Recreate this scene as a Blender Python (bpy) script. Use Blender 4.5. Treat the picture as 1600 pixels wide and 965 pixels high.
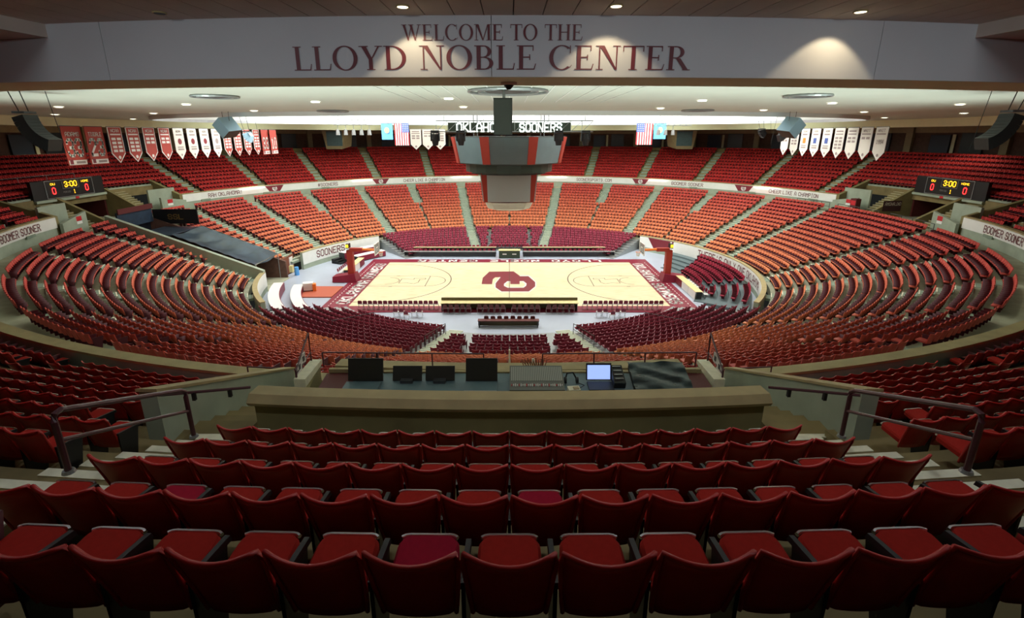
import bpy, math, random
import numpy as np
from mathutils import Vector, Matrix

random.seed(7); rng = np.random.default_rng(7)
R_ = math.radians
scn = bpy.context.scene
for o in list(bpy.data.objects): bpy.data.objects.remove(o)
COL = scn.collection

# ------------------------------------------------------------------ camera
CAMP = Vector((0.0, -47.85, 14.65)); PITCH = R_(15.7); FPX = 748.0
cd = bpy.data.cameras.new('camera'); cam = bpy.data.objects.new('camera', cd); COL.objects.link(cam)
cam.location = CAMP; cam.rotation_euler = (R_(90) - PITCH, 0, 0)
cd.sensor_fit = 'HORIZONTAL'; cd.sensor_width = 36; cd.lens = FPX / 1600 * 36
cd.shift_x = 4 / 1600; cd.shift_y = -60.3 / 1600; cd.clip_start = .05; cd.clip_end = 400
scn.camera = cam

# ------------------------------------------------------------------ world, light, exposure
w = bpy.data.worlds.new('world'); scn.world = w; w.use_nodes = True
w.node_tree.nodes['Background'].inputs[0].default_value = (.5, .55, .5, 1)
w.node_tree.nodes['Background'].inputs[1].default_value = .02
scn.view_settings.view_transform = 'Standard'; scn.view_settings.look = 'None'
scn.view_settings.gamma = 1; scn.view_settings.use_curve_mapping = False
scn.view_settings.exposure = 0.15
COURT_W = 1550; COURT_COL = (1.0, .98, .92); COVE_W = 700; UP_W = 800; DOWN_W = 430; CONC_W = 34; BACK_W = 33

def lamp(name, kind, loc, rot=(0, 0, 0), power=100, color=(1, 1, 1), **kw):
    l = bpy.data.lights.new(name, kind); l.energy = power; l.color = color
    for k, v in kw.items(): setattr(l, k, v)
    o = bpy.data.objects.new(name, l); COL.objects.link(o); o.location = loc; o.rotation_euler = rot
    return o
# flood lights hidden up inside the lighting well over the court
for x in (-20, -7, 7, 20):
    for y in (-4.5, 7.5):
        lamp('court_floodlight', 'AREA', (x, y, 19.3), (0, 0, 0), COURT_W, COURT_COL, shape='RECTANGLE', size=8, size_y=4)
# tubes washing the far side of the white well
for x in (-22, -11, 0, 11, 22):
    lamp('well_wash', 'AREA', (x, 9.5 - abs(x) * .12, 18.2), (R_(70), 0, 0), COVE_W, (.93, 1, .97), shape='RECTANGLE', size=9, size_y=.6)

# ------------------------------------------------------------------ materials
MATS = {}
def mat(name, col, rough=.6, var=.0, scale=4.0, metal=0.0, bump=0.0, emit=0.0, spec=.5, detail=6):
    if name in MATS: return MATS[name]
    m = bpy.data.materials.new(name); m.use_nodes = True; nt = m.node_tree; b = nt.nodes['Principled BSDF']
    b.inputs['Base Color'].default_value = (*col, 1); b.inputs['Roughness'].default_value = rough
    b.inputs['Metallic'].default_value = metal; b.inputs['Specular IOR Level'].default_value = spec
    if emit:
        b.inputs['Emission Color'].default_value = (*col, 1); b.inputs['Emission Strength'].default_value = emit
    if var or bump:
        tc = nt.nodes.new('ShaderNodeTexCoord'); n = nt.nodes.new('ShaderNodeTexNoise')
        n.inputs['Scale'].default_value = scale; n.inputs['Detail'].default_value = detail
        nt.links.new(tc.outputs['Object'], n.inputs['Vector'])
        if var:
            r = nt.nodes.new('ShaderNodeValToRGB'); e = r.color_ramp.elements
            e[0].position = .3; e[1].position = .7
            e[0].color = (*[c * (1 - var) for c in col], 1); e[1].color = (*[min(1, c * (1 + var)) for c in col], 1)
            nt.links.new(n.outputs['Fac'], r.inputs['Fac']); nt.links.new(r.outputs['Color'], b.inputs['Base Color'])
        if bump:
            bp = nt.nodes.new('ShaderNodeBump'); bp.inputs['Strength'].default_value = bump; bp.inputs['Distance'].default_value = .02
            nt.links.new(n.outputs['Fac'], bp.inputs['Height']); nt.links.new(bp.outputs['Normal'], b.inputs['Normal'])
    MATS[name] = m; return m
def attr_mat(name, rough=.55, spec=.3):
    m = bpy.data.materials.new(name); m.use_nodes = True; nt = m.node_tree; b = nt.nodes['Principled BSDF']
    a = nt.nodes.new('ShaderNodeAttribute'); a.attribute_name = 'seat_colour'
    nt.links.new(a.outputs['Color'], b.inputs['Base Color']); b.inputs['Roughness'].default_value = rough
    b.inputs['Specular IOR Level'].default_value = spec
    MATS[name] = m; return m

CONC = mat('concrete', (.34, .35, .25), .85, .16, 1.3, bump=.15)
CONCW = mat('concrete_wall', (.21, .18, .075), .85, .22, .9, bump=.2)
CONCG = mat('concrete_green', (.33, .39, .30), .8, .12, 1.1, bump=.1)
AISLE = mat('aisle_concrete', (.24, .31, .24), .85, .12, 1.5)
FLOORD = mat('dark_terrace', (.22, .17, .07), .85, .25, 1.0, bump=.15)
NOSE = mat('step_nosing', (.78, .76, .58), .8, .1, 6)
CAP = mat('concrete_cap', (.38, .31, .15), .7, .12, 2.0)
WHITE = mat('white_vinyl', (.80, .82, .78), .5, .03, 2)
CEIL = mat('ceiling_plaster', (.62, .64, .56), .8, .03, .6)
CREAM = mat('cream_soffit', (.80, .75, .50), .8, .04, .8)
BULK = mat('bulkhead_paint', (.56, .58, .60), .7, .03, .8)
CPAN = mat('concourse_ceiling_panel', (.60, .53, .47), .8, .06, 1.5)
CRIM = mat('crimson_vinyl', (.20, .018, .03), .55)
CRIMT = mat('crimson_letter', (.125, .012, .02), .5)
MAROON = mat('maroon_paint', (.21, .012, .035), .4, .08, 3)
BLACK = mat('black_plastic', (.006, .006, .007), .5)
BLACKM = mat('black_metal', (.015, .015, .016), .35, metal=.3)
DGREY = mat('dark_grey', (.05, .055, .06), .5)
RAIL = mat('maroon_rail', (.075, .018, .026), .35)
CHROME = mat('steel_trim', (.62, .62, .60), .25, metal=1.0)
REDSEAT = mat('red_plastic', (.50, .018, .016), .38, .06, 5)
REDCUSH = mat('red_cushion', (.38, .02, .013), .9, .08, 30, spec=.15)
PINKCUSH = mat('crimson_cushion', (.36, .004, .028), .85, .08, 30, spec=.2)
DARKRED = mat('dark_red_wall', (.10, .012, .012), .7)
FLOOR = mat('arena_floor_grey', (.42, .47, .56), .3, .08, .35)
WOODT = mat('table_top_wood', (.72, .62, .30), .5, .08, 3)
CHROMEG = mat('grey_metal', (.32, .34, .34), .4, metal=.4)
TRUSS = mat('truss_aluminium', (.42, .46, .46), .4, metal=.6)
SCREEN = mat('screen_glass', (.13, .19, .20), .16, .1, .5)
SCREENL = mat('grey_screen', (.36, .42, .42), .3)
SCRED = mat('scoreboard_red', (.34, .035, .02), .45)
SCGRN = mat('scoreboard_dark', (.055, .075, .07), .4)
LED_R = mat('led_red', (1, .03, .03), .5, emit=3.0)
LED_Y = mat('led_amber', (1, .55, .02), .5, emit=2.2)
LAMPM = mat('lamp_glow', (1, .95, .82), .5, emit=6.0)
LAMPW = mat('warm_lamp_glow', (1, .85, .6), .5, emit=2.5)
TARP = mat('black_tarpaulin', (.035, .055, .08), .3, .5, .7, bump=.6)
BLUE = mat('blue_box', (.42, .72, .92), .45)
FBLUE = mat('flag_blue', (.10, .35, .75), .8)
NAVY = mat('flag_navy', (.06, .10, .32), .8)
FRED = mat('flag_red', (.45, .03, .04), .8)
FWHITE = mat('flag_white', (.74, .73, .70), .8)
BANR = mat('banner_red', (.40, .05, .035), .75)
BANW = mat('banner_white', (.70, .69, .62), .75)
BGREY = mat('banner_print_grey', (.30, .25, .24), .75)
ORANGE = mat('orange_plastic', (.85, .22, .03), .5)
TAN = mat('tan_panel', (.42, .33, .19), .7, .08, 2)
BRICK = mat('brown_wall', (.14, .07, .05), .8, .2, 3)
DGLASS = mat('dark_opening', (.015, .02, .03), .3)
NAVYDOOR = mat('navy_door', (.02, .03, .06), .4)
SIGNR = mat('sign_red', (.55, .02, .03), .5)
GREENB = mat('sign_dark_green', (.03, .05, .03), .6)
SCRBLUE = mat('laptop_glow', (.30, .42, .80), .5, emit=1.1)
PLAST = mat('clear_cover', (.03, .05, .055), .18, .5, 2.5, bump=.9)
SLATE = mat('blue_grey_table', (.10, .17, .20), .55, .1, 3)
SEATM = attr_mat('seat_plastic')

def wood_mat():
    m = bpy.data.materials.new('court_maple'); m.use_nodes = True; nt = m.node_tree; b = nt.nodes['Principled BSDF']
    tc = nt.nodes.new('ShaderNodeTexCoord'); mp = nt.nodes.new('ShaderNodeMapping'); mp.inputs['Scale'].default_value = (.5, 9, 1)
    n = nt.nodes.new('ShaderNodeTexNoise'); n.inputs['Scale'].default_value = 1.6; n.inputs['Detail'].default_value = 5
    r = nt.nodes.new('ShaderNodeValToRGB'); e = r.color_ramp.elements
    e[0].position = .28; e[0].color = (.60, .48, .26, 1); e[1].position = .6; e[1].color = (.78, .70, .47, 1)
    nt.links.new(tc.outputs['Object'], mp.inputs['Vector']); nt.links.new(mp.outputs['Vector'], n.inputs['Vector'])
    nt.links.new(n.outputs['Fac'], r.inputs['Fac']); nt.links.new(r.outputs['Color'], b.inputs['Base Color'])
    b.inputs['Roughness'].default_value = .4; return m
WOOD = wood_mat()

# ------------------------------------------------------------------ helpers
class MB:
    def __init__(s): s.v = []; s.f = []
    def add(s, vs, fs):
        n = len(s.v); s.v += [tuple(p) for p in vs]; s.f += [tuple(i + n for i in f) for f in fs]; return s
    def box(s, c, d, rz=0, M=None):
        x, y, z = [q / 2 for q in d]; cr, sr = math.cos(rz), math.sin(rz); vs = []
        for sz in (-1, 1):
            for sx, sy in ((-1, -1), (1, -1), (1, 1), (-1, 1)):
                p = Vector((sx * x, sy * y, sz * z))
                if M is not None: p = M @ p
                else: p = Vector((p.x * cr - p.y * sr, p.x * sr + p.y * cr, p.z))
                vs.append((c[0] + p.x, c[1] + p.y, c[2] + p.z))
        return s.add(vs, [(3, 2, 1, 0), (4, 5, 6, 7), (0, 1, 5, 4), (1, 2, 6, 5), (2, 3, 7, 6), (3, 0, 4, 7)])
    def hexa(s, bot, top):
        n = len(bot)
        return s.add(list(bot) + list(top), [tuple(range(n - 1, -1, -1)), tuple(range(n, 2 * n))] + [(i, (i + 1) % n, n + (i + 1) % n, n + i) for i in range(n)])
    def poly(s, pts): return s.add(pts, [tuple(range(len(pts)))])
    def tube(s, path, r, n=8, closed=False):
        path = [Vector(p) for p in path]; rings = []; m = len(path)
        for i, p in enumerate(path):
            if closed: d = path[(i + 1) % m] - path[i - 1]
            else: d = path[min(i + 1, m - 1)] - path[max(i - 1, 0)]
            d.normalize(); up = Vector((0, 0, 1)) if abs(d.z) < .95 else Vector((1, 0, 0))
            a = d.cross(up).normalized(); b = a.cross(d)
            rings.append([p + r * (math.cos(q) * a + math.sin(q) * b) for q in [2 * math.pi * j / n for j in range(n)]])
        vs = [q for rg in rings for q in rg]; fs = []
        for i in range(m if closed else m - 1):
            i2 = (i + 1) % m
            for j in range(n): fs.append((i * n + j, i * n + (j + 1) % n, i2 * n + (j + 1) % n, i2 * n + j))
        if not closed: fs += [tuple(range(n - 1, -1, -1)), tuple((m - 1) * n + j for j in range(n))]
        return s.add(vs, fs)
    def cyl(s, p0, p1, r, n=12): return s.tube([p0, p1], r, n)
    def cone(s, c, r0, r1, h, n=16):
        vs = [(c[0] + r0 * math.cos(2 * math.pi * j / n), c[1] + r0 * math.sin(2 * math.pi * j / n), c[2]) for j in range(n)]
        vs += [(c[0] + r1 * math.cos(2 * math.pi * j / n), c[1] + r1 * math.sin(2 * math.pi * j / n), c[2] + h) for j in range(n)]
        return s.add(vs, [tuple(range(n - 1, -1, -1)), tuple(range(n, 2 * n))] + [(j, (j + 1) % n, n + (j + 1) % n, n + j) for j in range(n)])
    def obj(s, name, m, parent=None, smooth=False):
        me = bpy.data.meshes.new(name); me.from_pydata(s.v, [], s.f); me.materials.append(m)
        if smooth: me.polygons.foreach_set('use_smooth', [True] * len(me.polygons))
        me.update(); o = bpy.data.objects.new(name, me); COL.objects.link(o)
        if parent is not None: o.parent = parent
        return o
def tag(o, label, cat, group=None):
    o['label'] = label; o['category'] = cat
    if group: o['group'] = group
    return o
def struct(o, label=None):
    o['kind'] = 'structure'
    if label: o['label'] = label
    return o
def empty(name, label=None, cat=None, loc=(0, 0, 0), rz=0, group=None):
    e = bpy.data.objects.new(name, None); COL.objects.link(e); e.location = loc; e.rotation_euler = (0, 0, rz); e.empty_display_size = .2
    if label: tag(e, label, cat, group)
    return e
def copy_tree(src, loc, rz, label, group=None):
    r = src.copy(); COL.objects.link(r); r.location = loc; r.rotation_euler = (0, 0, rz); r['label'] = label
    if group: r['group'] = group
    for ch in src.children:
        c2 = ch.copy(); COL.objects.link(c2); c2.parent = r
        for g in ch.children:
            g2 = g.copy(); COL.objects.link(g2); g2.parent = c2
    return r
ORD = ['first', 'second', 'third', 'fourth', 'fifth', 'sixth', 'seventh', 'eighth', 'ninth', 'tenth', 'eleventh', 'twelfth', 'thirteenth', 'fourteenth', 'fifteenth', 'sixteenth', 'seventeenth', 'eighteenth', 'nineteenth', 'twentieth']
def ordn(i): return ORD[i] if i < 20 else ('twenty-' + ORD[i - 20] if i < 29 else 'far')

_s, _c = math.sin(PITCH), math.cos(PITCH)
def at(x, y, Y):                       # photo measurement -> world point standing at depth Y
    u = (x - 796) / FPX; v = (y - 422.2) / FPX; f = _c - v * _s; t = (Y - CAMP.y) / f
    return Vector((u * t, Y, CAMP.z - t * (_s + v * _c)))
def atz(x, y, z):
    u = (x - 796) / FPX; v = (y - 422.2) / FPX; t = (CAMP.z - z) / (_s + v * _c)
    return Vector((u * t, CAMP.y + t * (_c - v * _s), z))

# the bowl is a family of curves parallel to an ellipse; phi = 0 at the far side, pi at the near side
A, B = 24.0, 20.4
def P(phi, d):
    sx, cx = np.sin(phi), np.cos(phi); nx, ny = B * sx, A * cx; L = np.hypot(nx, ny)
    return A * sx + d * nx / L, B * cx + d * ny / L, nx / L, ny / L
_PH = np.linspace(0, math.pi, 4001)
def _arc(d):
    x, y, _, _ = P(_PH, d); return np.concatenate([[0], np.cumsum(np.hypot(np.diff(x), np.diff(y)))])
_ARC = {}
def phi_of(s, d):
    if d not in _ARC: _ARC[d] = _arc(d)
    return float(np.sign(s) * np.interp(abs(s), _ARC[d], _PH))
def s_of(phi, d):
    if d not in _ARC: _ARC[d] = _arc(d)
    return float(np.sign(phi) * np.interp(abs(phi), _PH, _ARC[d]))
def PT(phi, d, z):
    x, y, _, _ = P(phi, d); return (float(x), float(y), z)
def frame(phi, d):
    x, y, nx, ny = [float(q) for q in P(phi, d)]
    return x, y, nx, ny, math.atan2(-nx, ny)          # rz turns local +y into the outward normal
def sweep(mb, prof, p0, p1, n=None):
    if n is None: n = max(2, int(abs(p1 - p0) / (2 * math.pi) * 200))
    k = len(prof); base = len(mb.v); ph = np.linspace(p0, p1, n + 1)
    for d, z in prof: pass
    for p in ph:
        for d, z in prof: mb.v.append(PT(p, d, z))
    for i in range(n):
        for j in range(k):
            a = base + i * k + j; b = base + i * k + (j + 1) % k
            mb.f.append((a, b, b + k, a + k))
    mb.f.append(tuple(base + j for j in range(k - 1, -1, -1))); mb.f.append(tuple(base + n * k + j for j in range(k)))
    return mb
def rect(d0, d1, z0, z1): return [(d0, z0), (d1, z0), (d1, z1), (d0, z1)]

# unseen uplights added to brighten the ceiling: in the gutter behind the far lower rows, and under the coping inside the near parapet
for s_ in (-40, -24, -8, 8, 24, 40):
    x_, y_, nx_, ny_, rz_ = frame(phi_of(s_, 14.3), 14.3)
    lamp('ceiling_uplight', 'AREA', (x_, y_, 6.42), (R_(180 + 14), 0, rz_), UP_W, (.86, 1, .92), shape='RECTANGLE', size=3.0, size_y=.4, spread=R_(105))
for s_ in (-113, -107, -100, -92, 92, 100, 107, 113):
    x_, y_, nx_, ny_, rz_ = frame(phi_of(s_, 15.0), 15.0)
    lamp('ceiling_uplight', 'AREA', (x_, y_, 7.72), (R_(180 + 38), 0, rz_), UP_W * .26, (.86, 1, .92), shape='RECTANGLE', size=3.0, size_y=.3, spread=R_(95))

# ------------------------------------------------------------------ lettering
BLK = {'A': [[(0, 0), (0, 4), (1, 6), (3, 6), (4, 4), (4, 0)], [(0, 2.4), (4, 2.4)]], 'B': [[(0, 0), (0, 6), (3, 6), (4, 5), (4, 4), (3, 3), (0, 3)], [(3, 3), (4, 2), (4, 1), (3, 0), (0, 0)]],
 'C': [[(4, 4.5), (4, 5), (3, 6), (1, 6), (0, 5), (0, 1), (1, 0), (3, 0), (4, 1), (4, 1.5)]], 'D': [[(0, 0), (0, 6), (3, 6), (4, 5), (4, 1), (3, 0), (0, 0)]],
 'E': [[(4, 6), (0, 6), (0, 0), (4, 0)], [(0, 3), (3, 3)]], 'H': [[(0, 0), (0, 6)], [(4, 0), (4, 6)], [(0, 3), (4, 3)]], 'I': [[(2, 0), (2, 6)], [(1, 0), (3, 0)], [(1, 6), (3, 6)]],
 'K': [[(0, 0), (0, 6)], [(4, 6), (0.6, 3), (4, 0)]], 'L': [[(0, 6), (0, 0), (4, 0)]], 'M': [[(0, 0), (0, 6), (2, 3), (4, 6), (4, 0)]], 'N': [[(0, 0), (0, 6), (4, 0), (4, 6)]],
 'O': [[(1, 0), (0, 1), (0, 5), (1, 6), (3, 6), (4, 5), (4, 1), (3, 0), (1, 0)]], 'P': [[(0, 0), (0, 6), (3, 6), (4, 5), (4, 4), (3, 3), (0, 3)]],
 'R': [[(0, 0), (0, 6), (3, 6), (4, 5), (4, 4), (3, 3), (0, 3)], [(2, 3), (4, 0)]], 'S': [[(4, 4.6), (4, 5), (3, 6), (1, 6), (0, 5), (0, 4), (1, 3), (3, 3), (4, 2), (4, 1), (3, 0), (1, 0), (0, 1), (0, 1.4)]],
 'T': [[(0, 6), (4, 6)], [(2, 6), (2, 0)]], 'W': [[(0, 6), (1, 0), (2, 4), (3, 0), (4, 6)]], 'Y': [[(0, 6), (2, 3), (4, 6)], [(2, 3), (2, 0)]], "'": [[(2, 6), (2, 4.6)]],
 '!': [[(2, 6), (2, 2)], [(2, .6), (2, 0)]], '#': [[(1, 0), (1.6, 6)], [(2.6, 0), (3.2, 6)], [(0, 2), (4, 2)], [(0, 4), (4, 4)]], '.': [[(2, 0), (2, .5)]],
 '0': [[(1, 0), (0, 1), (0, 5), (1, 6), (3, 6), (4, 5), (4, 1), (3, 0), (1, 0)]], '1': [[(1, 5), (2, 6), (2, 0)], [(.8, 0), (3.2, 0)]],
 '2': [[(0, 4.6), (0, 5), (1, 6), (3, 6), (4, 5), (4, 4), (0, .6), (0, 0), (4, 0)]], '3': [[(0, 4.6), (0, 5), (1, 6), (3, 6), (4, 5), (4, 4), (3, 3), (1.5, 3)], [(3, 3), (4, 2), (4, 1), (3, 0), (1, 0), (0, 1), (0, 1.4)]],
 '4': [[(3, 0), (3, 6), (0, 2), (4, 2)]], '9': [[(4, 3), (1, 3), (0, 4), (0, 5), (1, 6), (3, 6), (4, 5), (4, 1), (3, 0), (0.6, 0)]], '5': [[(4, 6), (0, 6), (0, 3.5), (3, 3.5), (4, 2.5), (4, 1), (3, 0), (0, 0)]], 'U': [[(0, 6), (0, 1), (1, 0), (3, 0), (4, 1), (4, 6)]], ' ': []}
SLABS = {'A': [0, 4], 'H': [0, 4], 'K': [0, 4], 'M': [0, 4], 'N': [0], 'R': [0, 4], 'P': [0], 'T': [2], 'Y': [2], 'L': [0]}
def block_text(txt, thick=.95, slab=True):
    polys = []; x = 0; h = thick / 2
    for ch in txt:
        if ch == ' ': x += 3.4; continue
        for pl in BLK[ch]:
            for (a, b), (c2, d2) in zip(pl[:-1], pl[1:]):
                L = math.hypot(c2 - a, d2 - b) or 1; ux, uy = (c2 - a) / L * h, (d2 - b) / L * h
                e = .7
                polys.append([(x + a - ux * e - uy, b - uy * e + ux), (x + a - ux * e + uy, b - uy * e - ux), (x + c2 + ux * e + uy, d2 + uy * e - ux), (x + c2 + ux * e - uy, d2 + uy * e + ux)])
        if slab:
            for q in SLABS.get(ch, []):
                polys.append([(x + q - .95, -.5), (x + q + .95, -.5), (x + q + .95, .12), (x + q - .95, .12)])
        x += 5.75
    W = x - 1.75
    return [[((px + .5) / 7, (py + .5) / 7) for px, py in p] for p in polys], (W + 1) / 7
def ell(cx, cy, ro, ri, a0, a1, n=18):
    out = []
    for i in range(n):
        p, q = [R_(a0 + (a1 - a0) * (i + k) / n) for k in (0, 1)]
        out.append([(cx + ro[0] * math.cos(p), cy + ro[1] * math.sin(p)), (cx + ro[0] * math.cos(q), cy + ro[1] * math.sin(q)), (cx + ri[0] * math.cos(q), cy + ri[1] * math.sin(q)), (cx + ri[0] * math.cos(p), cy + ri[1] * math.sin(p))])
    return out
def rc(x0, y0, x1, y1): return [(x0, y0), (x1, y0), (x1, y1), (x0, y1)]
def dg(x0, y0, x1, y1, t): return [(x0, y0), (x0 + t, y0), (x1 + t, y1), (x1, y1)]
def stm(x, t=.14, y0=0, y1=1, top=True, bot=True):
    o = [rc(x, y0, x + t, y1)]
    if bot: o.append(rc(x - .08, y0, x + t + .08, y0 + .035))
    if top: o.append(rc(x - .08, y1 - .035, x + t + .08, y1))
    return o
SER = {
 'L': (stm(.1) + [rc(.1, 0, .62, .045), [(.58, 0), (.62, 0), (.66, .27), (.635, .27)]], .68),
 'E': (stm(.1) + [rc(.1, 0, .64, .045), rc(.1, .955, .6, 1), [(.6, 0), (.64, 0), (.69, .25), (.665, .25)], rc(.57, .78, .6, 1), rc(.2, .495, .48, .54), rc(.455, .4, .485, .63)], .72),
 'T': (stm(.33, top=False) + [rc(.03, .955, .77, 1), rc(.03, .76, .06, 1), rc(.74, .76, .77, 1)], .8),
 'H': (stm(.1) + stm(.62) + [rc(.2, .49, .65, .54)], .88),
 'D': (stm(.1) + ell(.3, .5, (.5, .5), (.36, .455), -90, 90) + [rc(.1, 0, .3, .045), rc(.1, .955, .3, 1)], .86),
 'B': (stm(.1) + ell(.34, .75, (.27, .25), (.14, .21), -90, 90, 12) + ell(.36, .265, (.32, .265), (.18, .222), -90, 90, 12) + [rc(.1, 0, .36, .045), rc(.1, .955, .34, 1), rc(.2, .495, .36, .535)], .74),
 'R': (stm(.1) + ell(.34, .745, (.29, .255), (.15, .212), -90, 90, 12) + [rc(.1, .955, .34, 1), rc(.2, .49, .36, .533), [(.34, .5), (.5, .5), (.82, 0), (.64, 0)], rc(.6, 0, .88, .035)], .86),
 'O': (ell(.46, .5, (.45, .52), (.305, .475), 0, 360, 32), .94),
 'C': (ell(.46, .5, (.44, .52), (.30, .475), 48, 312, 26) + [[(.74, .68), (.765, .68), (.765, 1.0), (.735, 1.0)], [(.74, .1), (.80, .2), (.82, .2), (.755, .08)]], .86),
 'N': ([rc(.12, 0, .165, 1), rc(.72, 0, .765, 1), [(.12, 1), (.3, 1), (.765, 0), (.70, 0)], rc(.0, .965, .28, 1), rc(.02, 0, .27, .035), rc(.6, .965, .87, 1)], .9),
 'M': ([rc(.12, 0, .165, 1), rc(.86, 0, 1.0, 1), [(.12, 1), (.29, 1), (.60, 0), (.53, 0)], [(.53, 0), (.58, 0), (.90, 1), (.85, 1)], rc(.0, .965, .28, 1), rc(.02, 0, .27, .035), rc(.85, .965, 1.1, 1), rc(.77, 0, 1.09, .035)], 1.12),
 'W': ([[(.08, 1), (.24, 1), (.47, 0), (.38, 0)], [(.38, 0), (.43, 0), (.67, .95), (.62, .95)], [(.52, 1), (.68, 1), (.91, 0), (.82, 0)], [(.82, 0), (.87, 0), (1.16, 1), (1.11, 1)], rc(.0, .965, .34, 1), rc(.44, .965, .78, 1), rc(1.0, .965, 1.26, 1)], 1.27),
 'Y': ([[(.08, 1), (.25, 1), (.47, .44), (.33, .44)], [(.68, 1), (.74, 1), (.45, .44), (.40, .44)], rc(.33, 0, .47, .46), rc(.25, 0, .55, .035), rc(.0, .965, .33, 1), rc(.57, .965, .83, 1)], .83)}
def serif_text(txt):
    polys = []; x = 0
    for ch in txt:
        if ch == ' ': x += .38; continue
        ps, wd = SER[ch]
        polys += [[(x + a, b) for a, b in p] for p in ps]; x += wd + .03
    return polys, x
def lay_text(polys, W, fn, u0, u1, v0, v1, name, m, parent=None, mirror=False):
    mb = MB(); k = (u1 - u0) / W
    for p in polys:
        pts = [fn(u0 + a * k, v0 + b * (v1 - v0)) for a, b in p]; mb.poly(pts)
    return mb.obj(name, m, parent)
PI = math.pi
# ------------------------------------------------------------------ bowl layout numbers
UD = [25.72 - .845 * (11 - k) for k in range(12)]                 # d of the seat-back tops, upper deck
UZ = [11.94 - .4136 * (11 - k) for k in range(12)]        # tread levels, upper deck
LD = [1.5 + .8 * k for k in range(16)]
LZ = [1.38 + .327 * k for k in range(16)]
MD = [1.5 - .8 * j for j in range(1, 10)]
MZ = [1.38 - .145 * j for j in range(1, 10)]
FAS = 15.4
SU = [4.65 + 8.6 * k for k in range(6)]                   # upper aisles (arc from far/near centre at d=15.4)
SL = [8.2 * k for k in range(7)]                          # lower aisles (arc at d=13.5), even ones short
PHU = [phi_of(s, FAS) for s in SU]; PHN = [phi_of(3.76, FAS)] + PHU[1:]; PHL = [phi_of(s, 13.5) for s in SL]
POR0 = phi_of(50.6, FAS); POR1 = phi_of(66.9, FAS)        # end portals (phi on the right, mirrored left)
TUN0, TUN1 = -1.4, 3.3                                    # tunnel strip on the left: -1.4 < -y < 3.3
# near sound pit and its stair trenches
PITD1 = 20.25; PITX = 5.5
phi_pit = phi_of(5.05, 18.0)

# ------------------------------------------------------------------ arena floor and terraces
mb = MB(); n = 120
mb.hexa([PT(2 * PI * i / n, .4, -.3) for i in range(n)][::-1], [PT(2 * PI * i / n, .4, 0) for i in range(n)][::-1])
floor = struct(mb.obj('floor', FLOOR), 'pale blue-grey arena floor around the basketball court')

low = struct(empty('lower_terrace'), 'stepped concrete lower bowl')
def tun_phi(d):                        # phi range of the tunnel slot on the left at offset d
    ph = np.linspace(-PI, 0, 2000); x, y, _, _ = P(ph, d); ok = (y < -TUN0 + .0) & (y > -TUN1)
    q = ph[ok]; return float(q.min()), float(q.max())
for k in range(16):
    d0, d1 = LD[k] - .77, LD[k] + .06
    a0, a1 = tun_phi(d0)
    sweep(MB(), rect(d0, d1, LZ[k] - .6, LZ[k]), a1, PI, 150).obj('tread', CONC, low)
    sweep(MB(), rect(d0, d1, LZ[k] - .6, LZ[k]), -PI, a0, 60).obj('tread', CONC, low)
for sgn in (0, 1):
    for j in range(9):
        if sgn: lim = phi_of(17.5, -2.0)
        else: lim = R_(45)
        if sgn: lim = R_(54)
        x0 = PI if sgn else 0
        sweep(MB(), rect(MD[j] - .77, MD[j] + .06, -.05, MZ[j]), x0 - lim, x0 + lim, 60).obj('tread', CHROMEG, low)
# landing behind the lower bowl and the wall that carries the fascia
a0, a1 = tun_phi(14)
sweep(MB(), rect(13.55, 15.5, 5.7, 6.3), a1, PI, 150).obj('landing', CONC, low)
sweep(MB(), rect(13.55, 15.5, 5.7, 6.3), -PI, a0, 60).obj('landing', CONC, low)

up = struct(empty('upper_terrace'), 'stepped concrete upper deck')
wl = struct(empty('wall_fascia'), 'concrete parapet wall in front of the upper deck')
def ranges_upper(k):
    # spans of phi where tread k exists (portals cut rows 0-3, the sound pit cuts rows 0-6)
    p0, p1 = POR0, POR1
    near = PI - phi_pit
    out = []
    if k <= 3: out += [(-p0, p0)]; segs = [(p1, PI), (-PI, -p1)]
    else: segs = [(0, PI), (-PI, 0)]
    if k <= 6: segs = [(a, near) if b == PI else ((-near, b) if a == -PI else (a, b)) for a, b in segs]
    return out + segs
for k in range(12):
    d0, d1 = UD[k] - .80, UD[k] + .075
    if k == 11: d1 = UD[k] + .2
    for a, b in ranges_upper(k):
        sweep(MB(), rect(d0, d1, UZ[k] - .9, UZ[k]), a, b).obj('tread', FLOORD, up)
sweep(MB(), rect(25.95, 31.2, 12.0, 12.62), -PI, PI, 220).obj('walkway', FLOORD, up)
# fascia wall segments
for i, (a, b) in enumerate([(-POR0, POR0), (POR1, PI - phi_pit), (-PI + phi_pit, -POR1), (PI - phi_pit, PI + phi_pit)]):
    top = 8.02 if i < 3 else 8.5
    sweep(MB(), rect(FAS, FAS + .32, 5.8, top), a, b).obj('parapet', CONCG, wl)
    sweep(MB(), rect(FAS - .06, FAS + .36, top, top + .08), a, b).obj('coping', CAP, wl)
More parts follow.
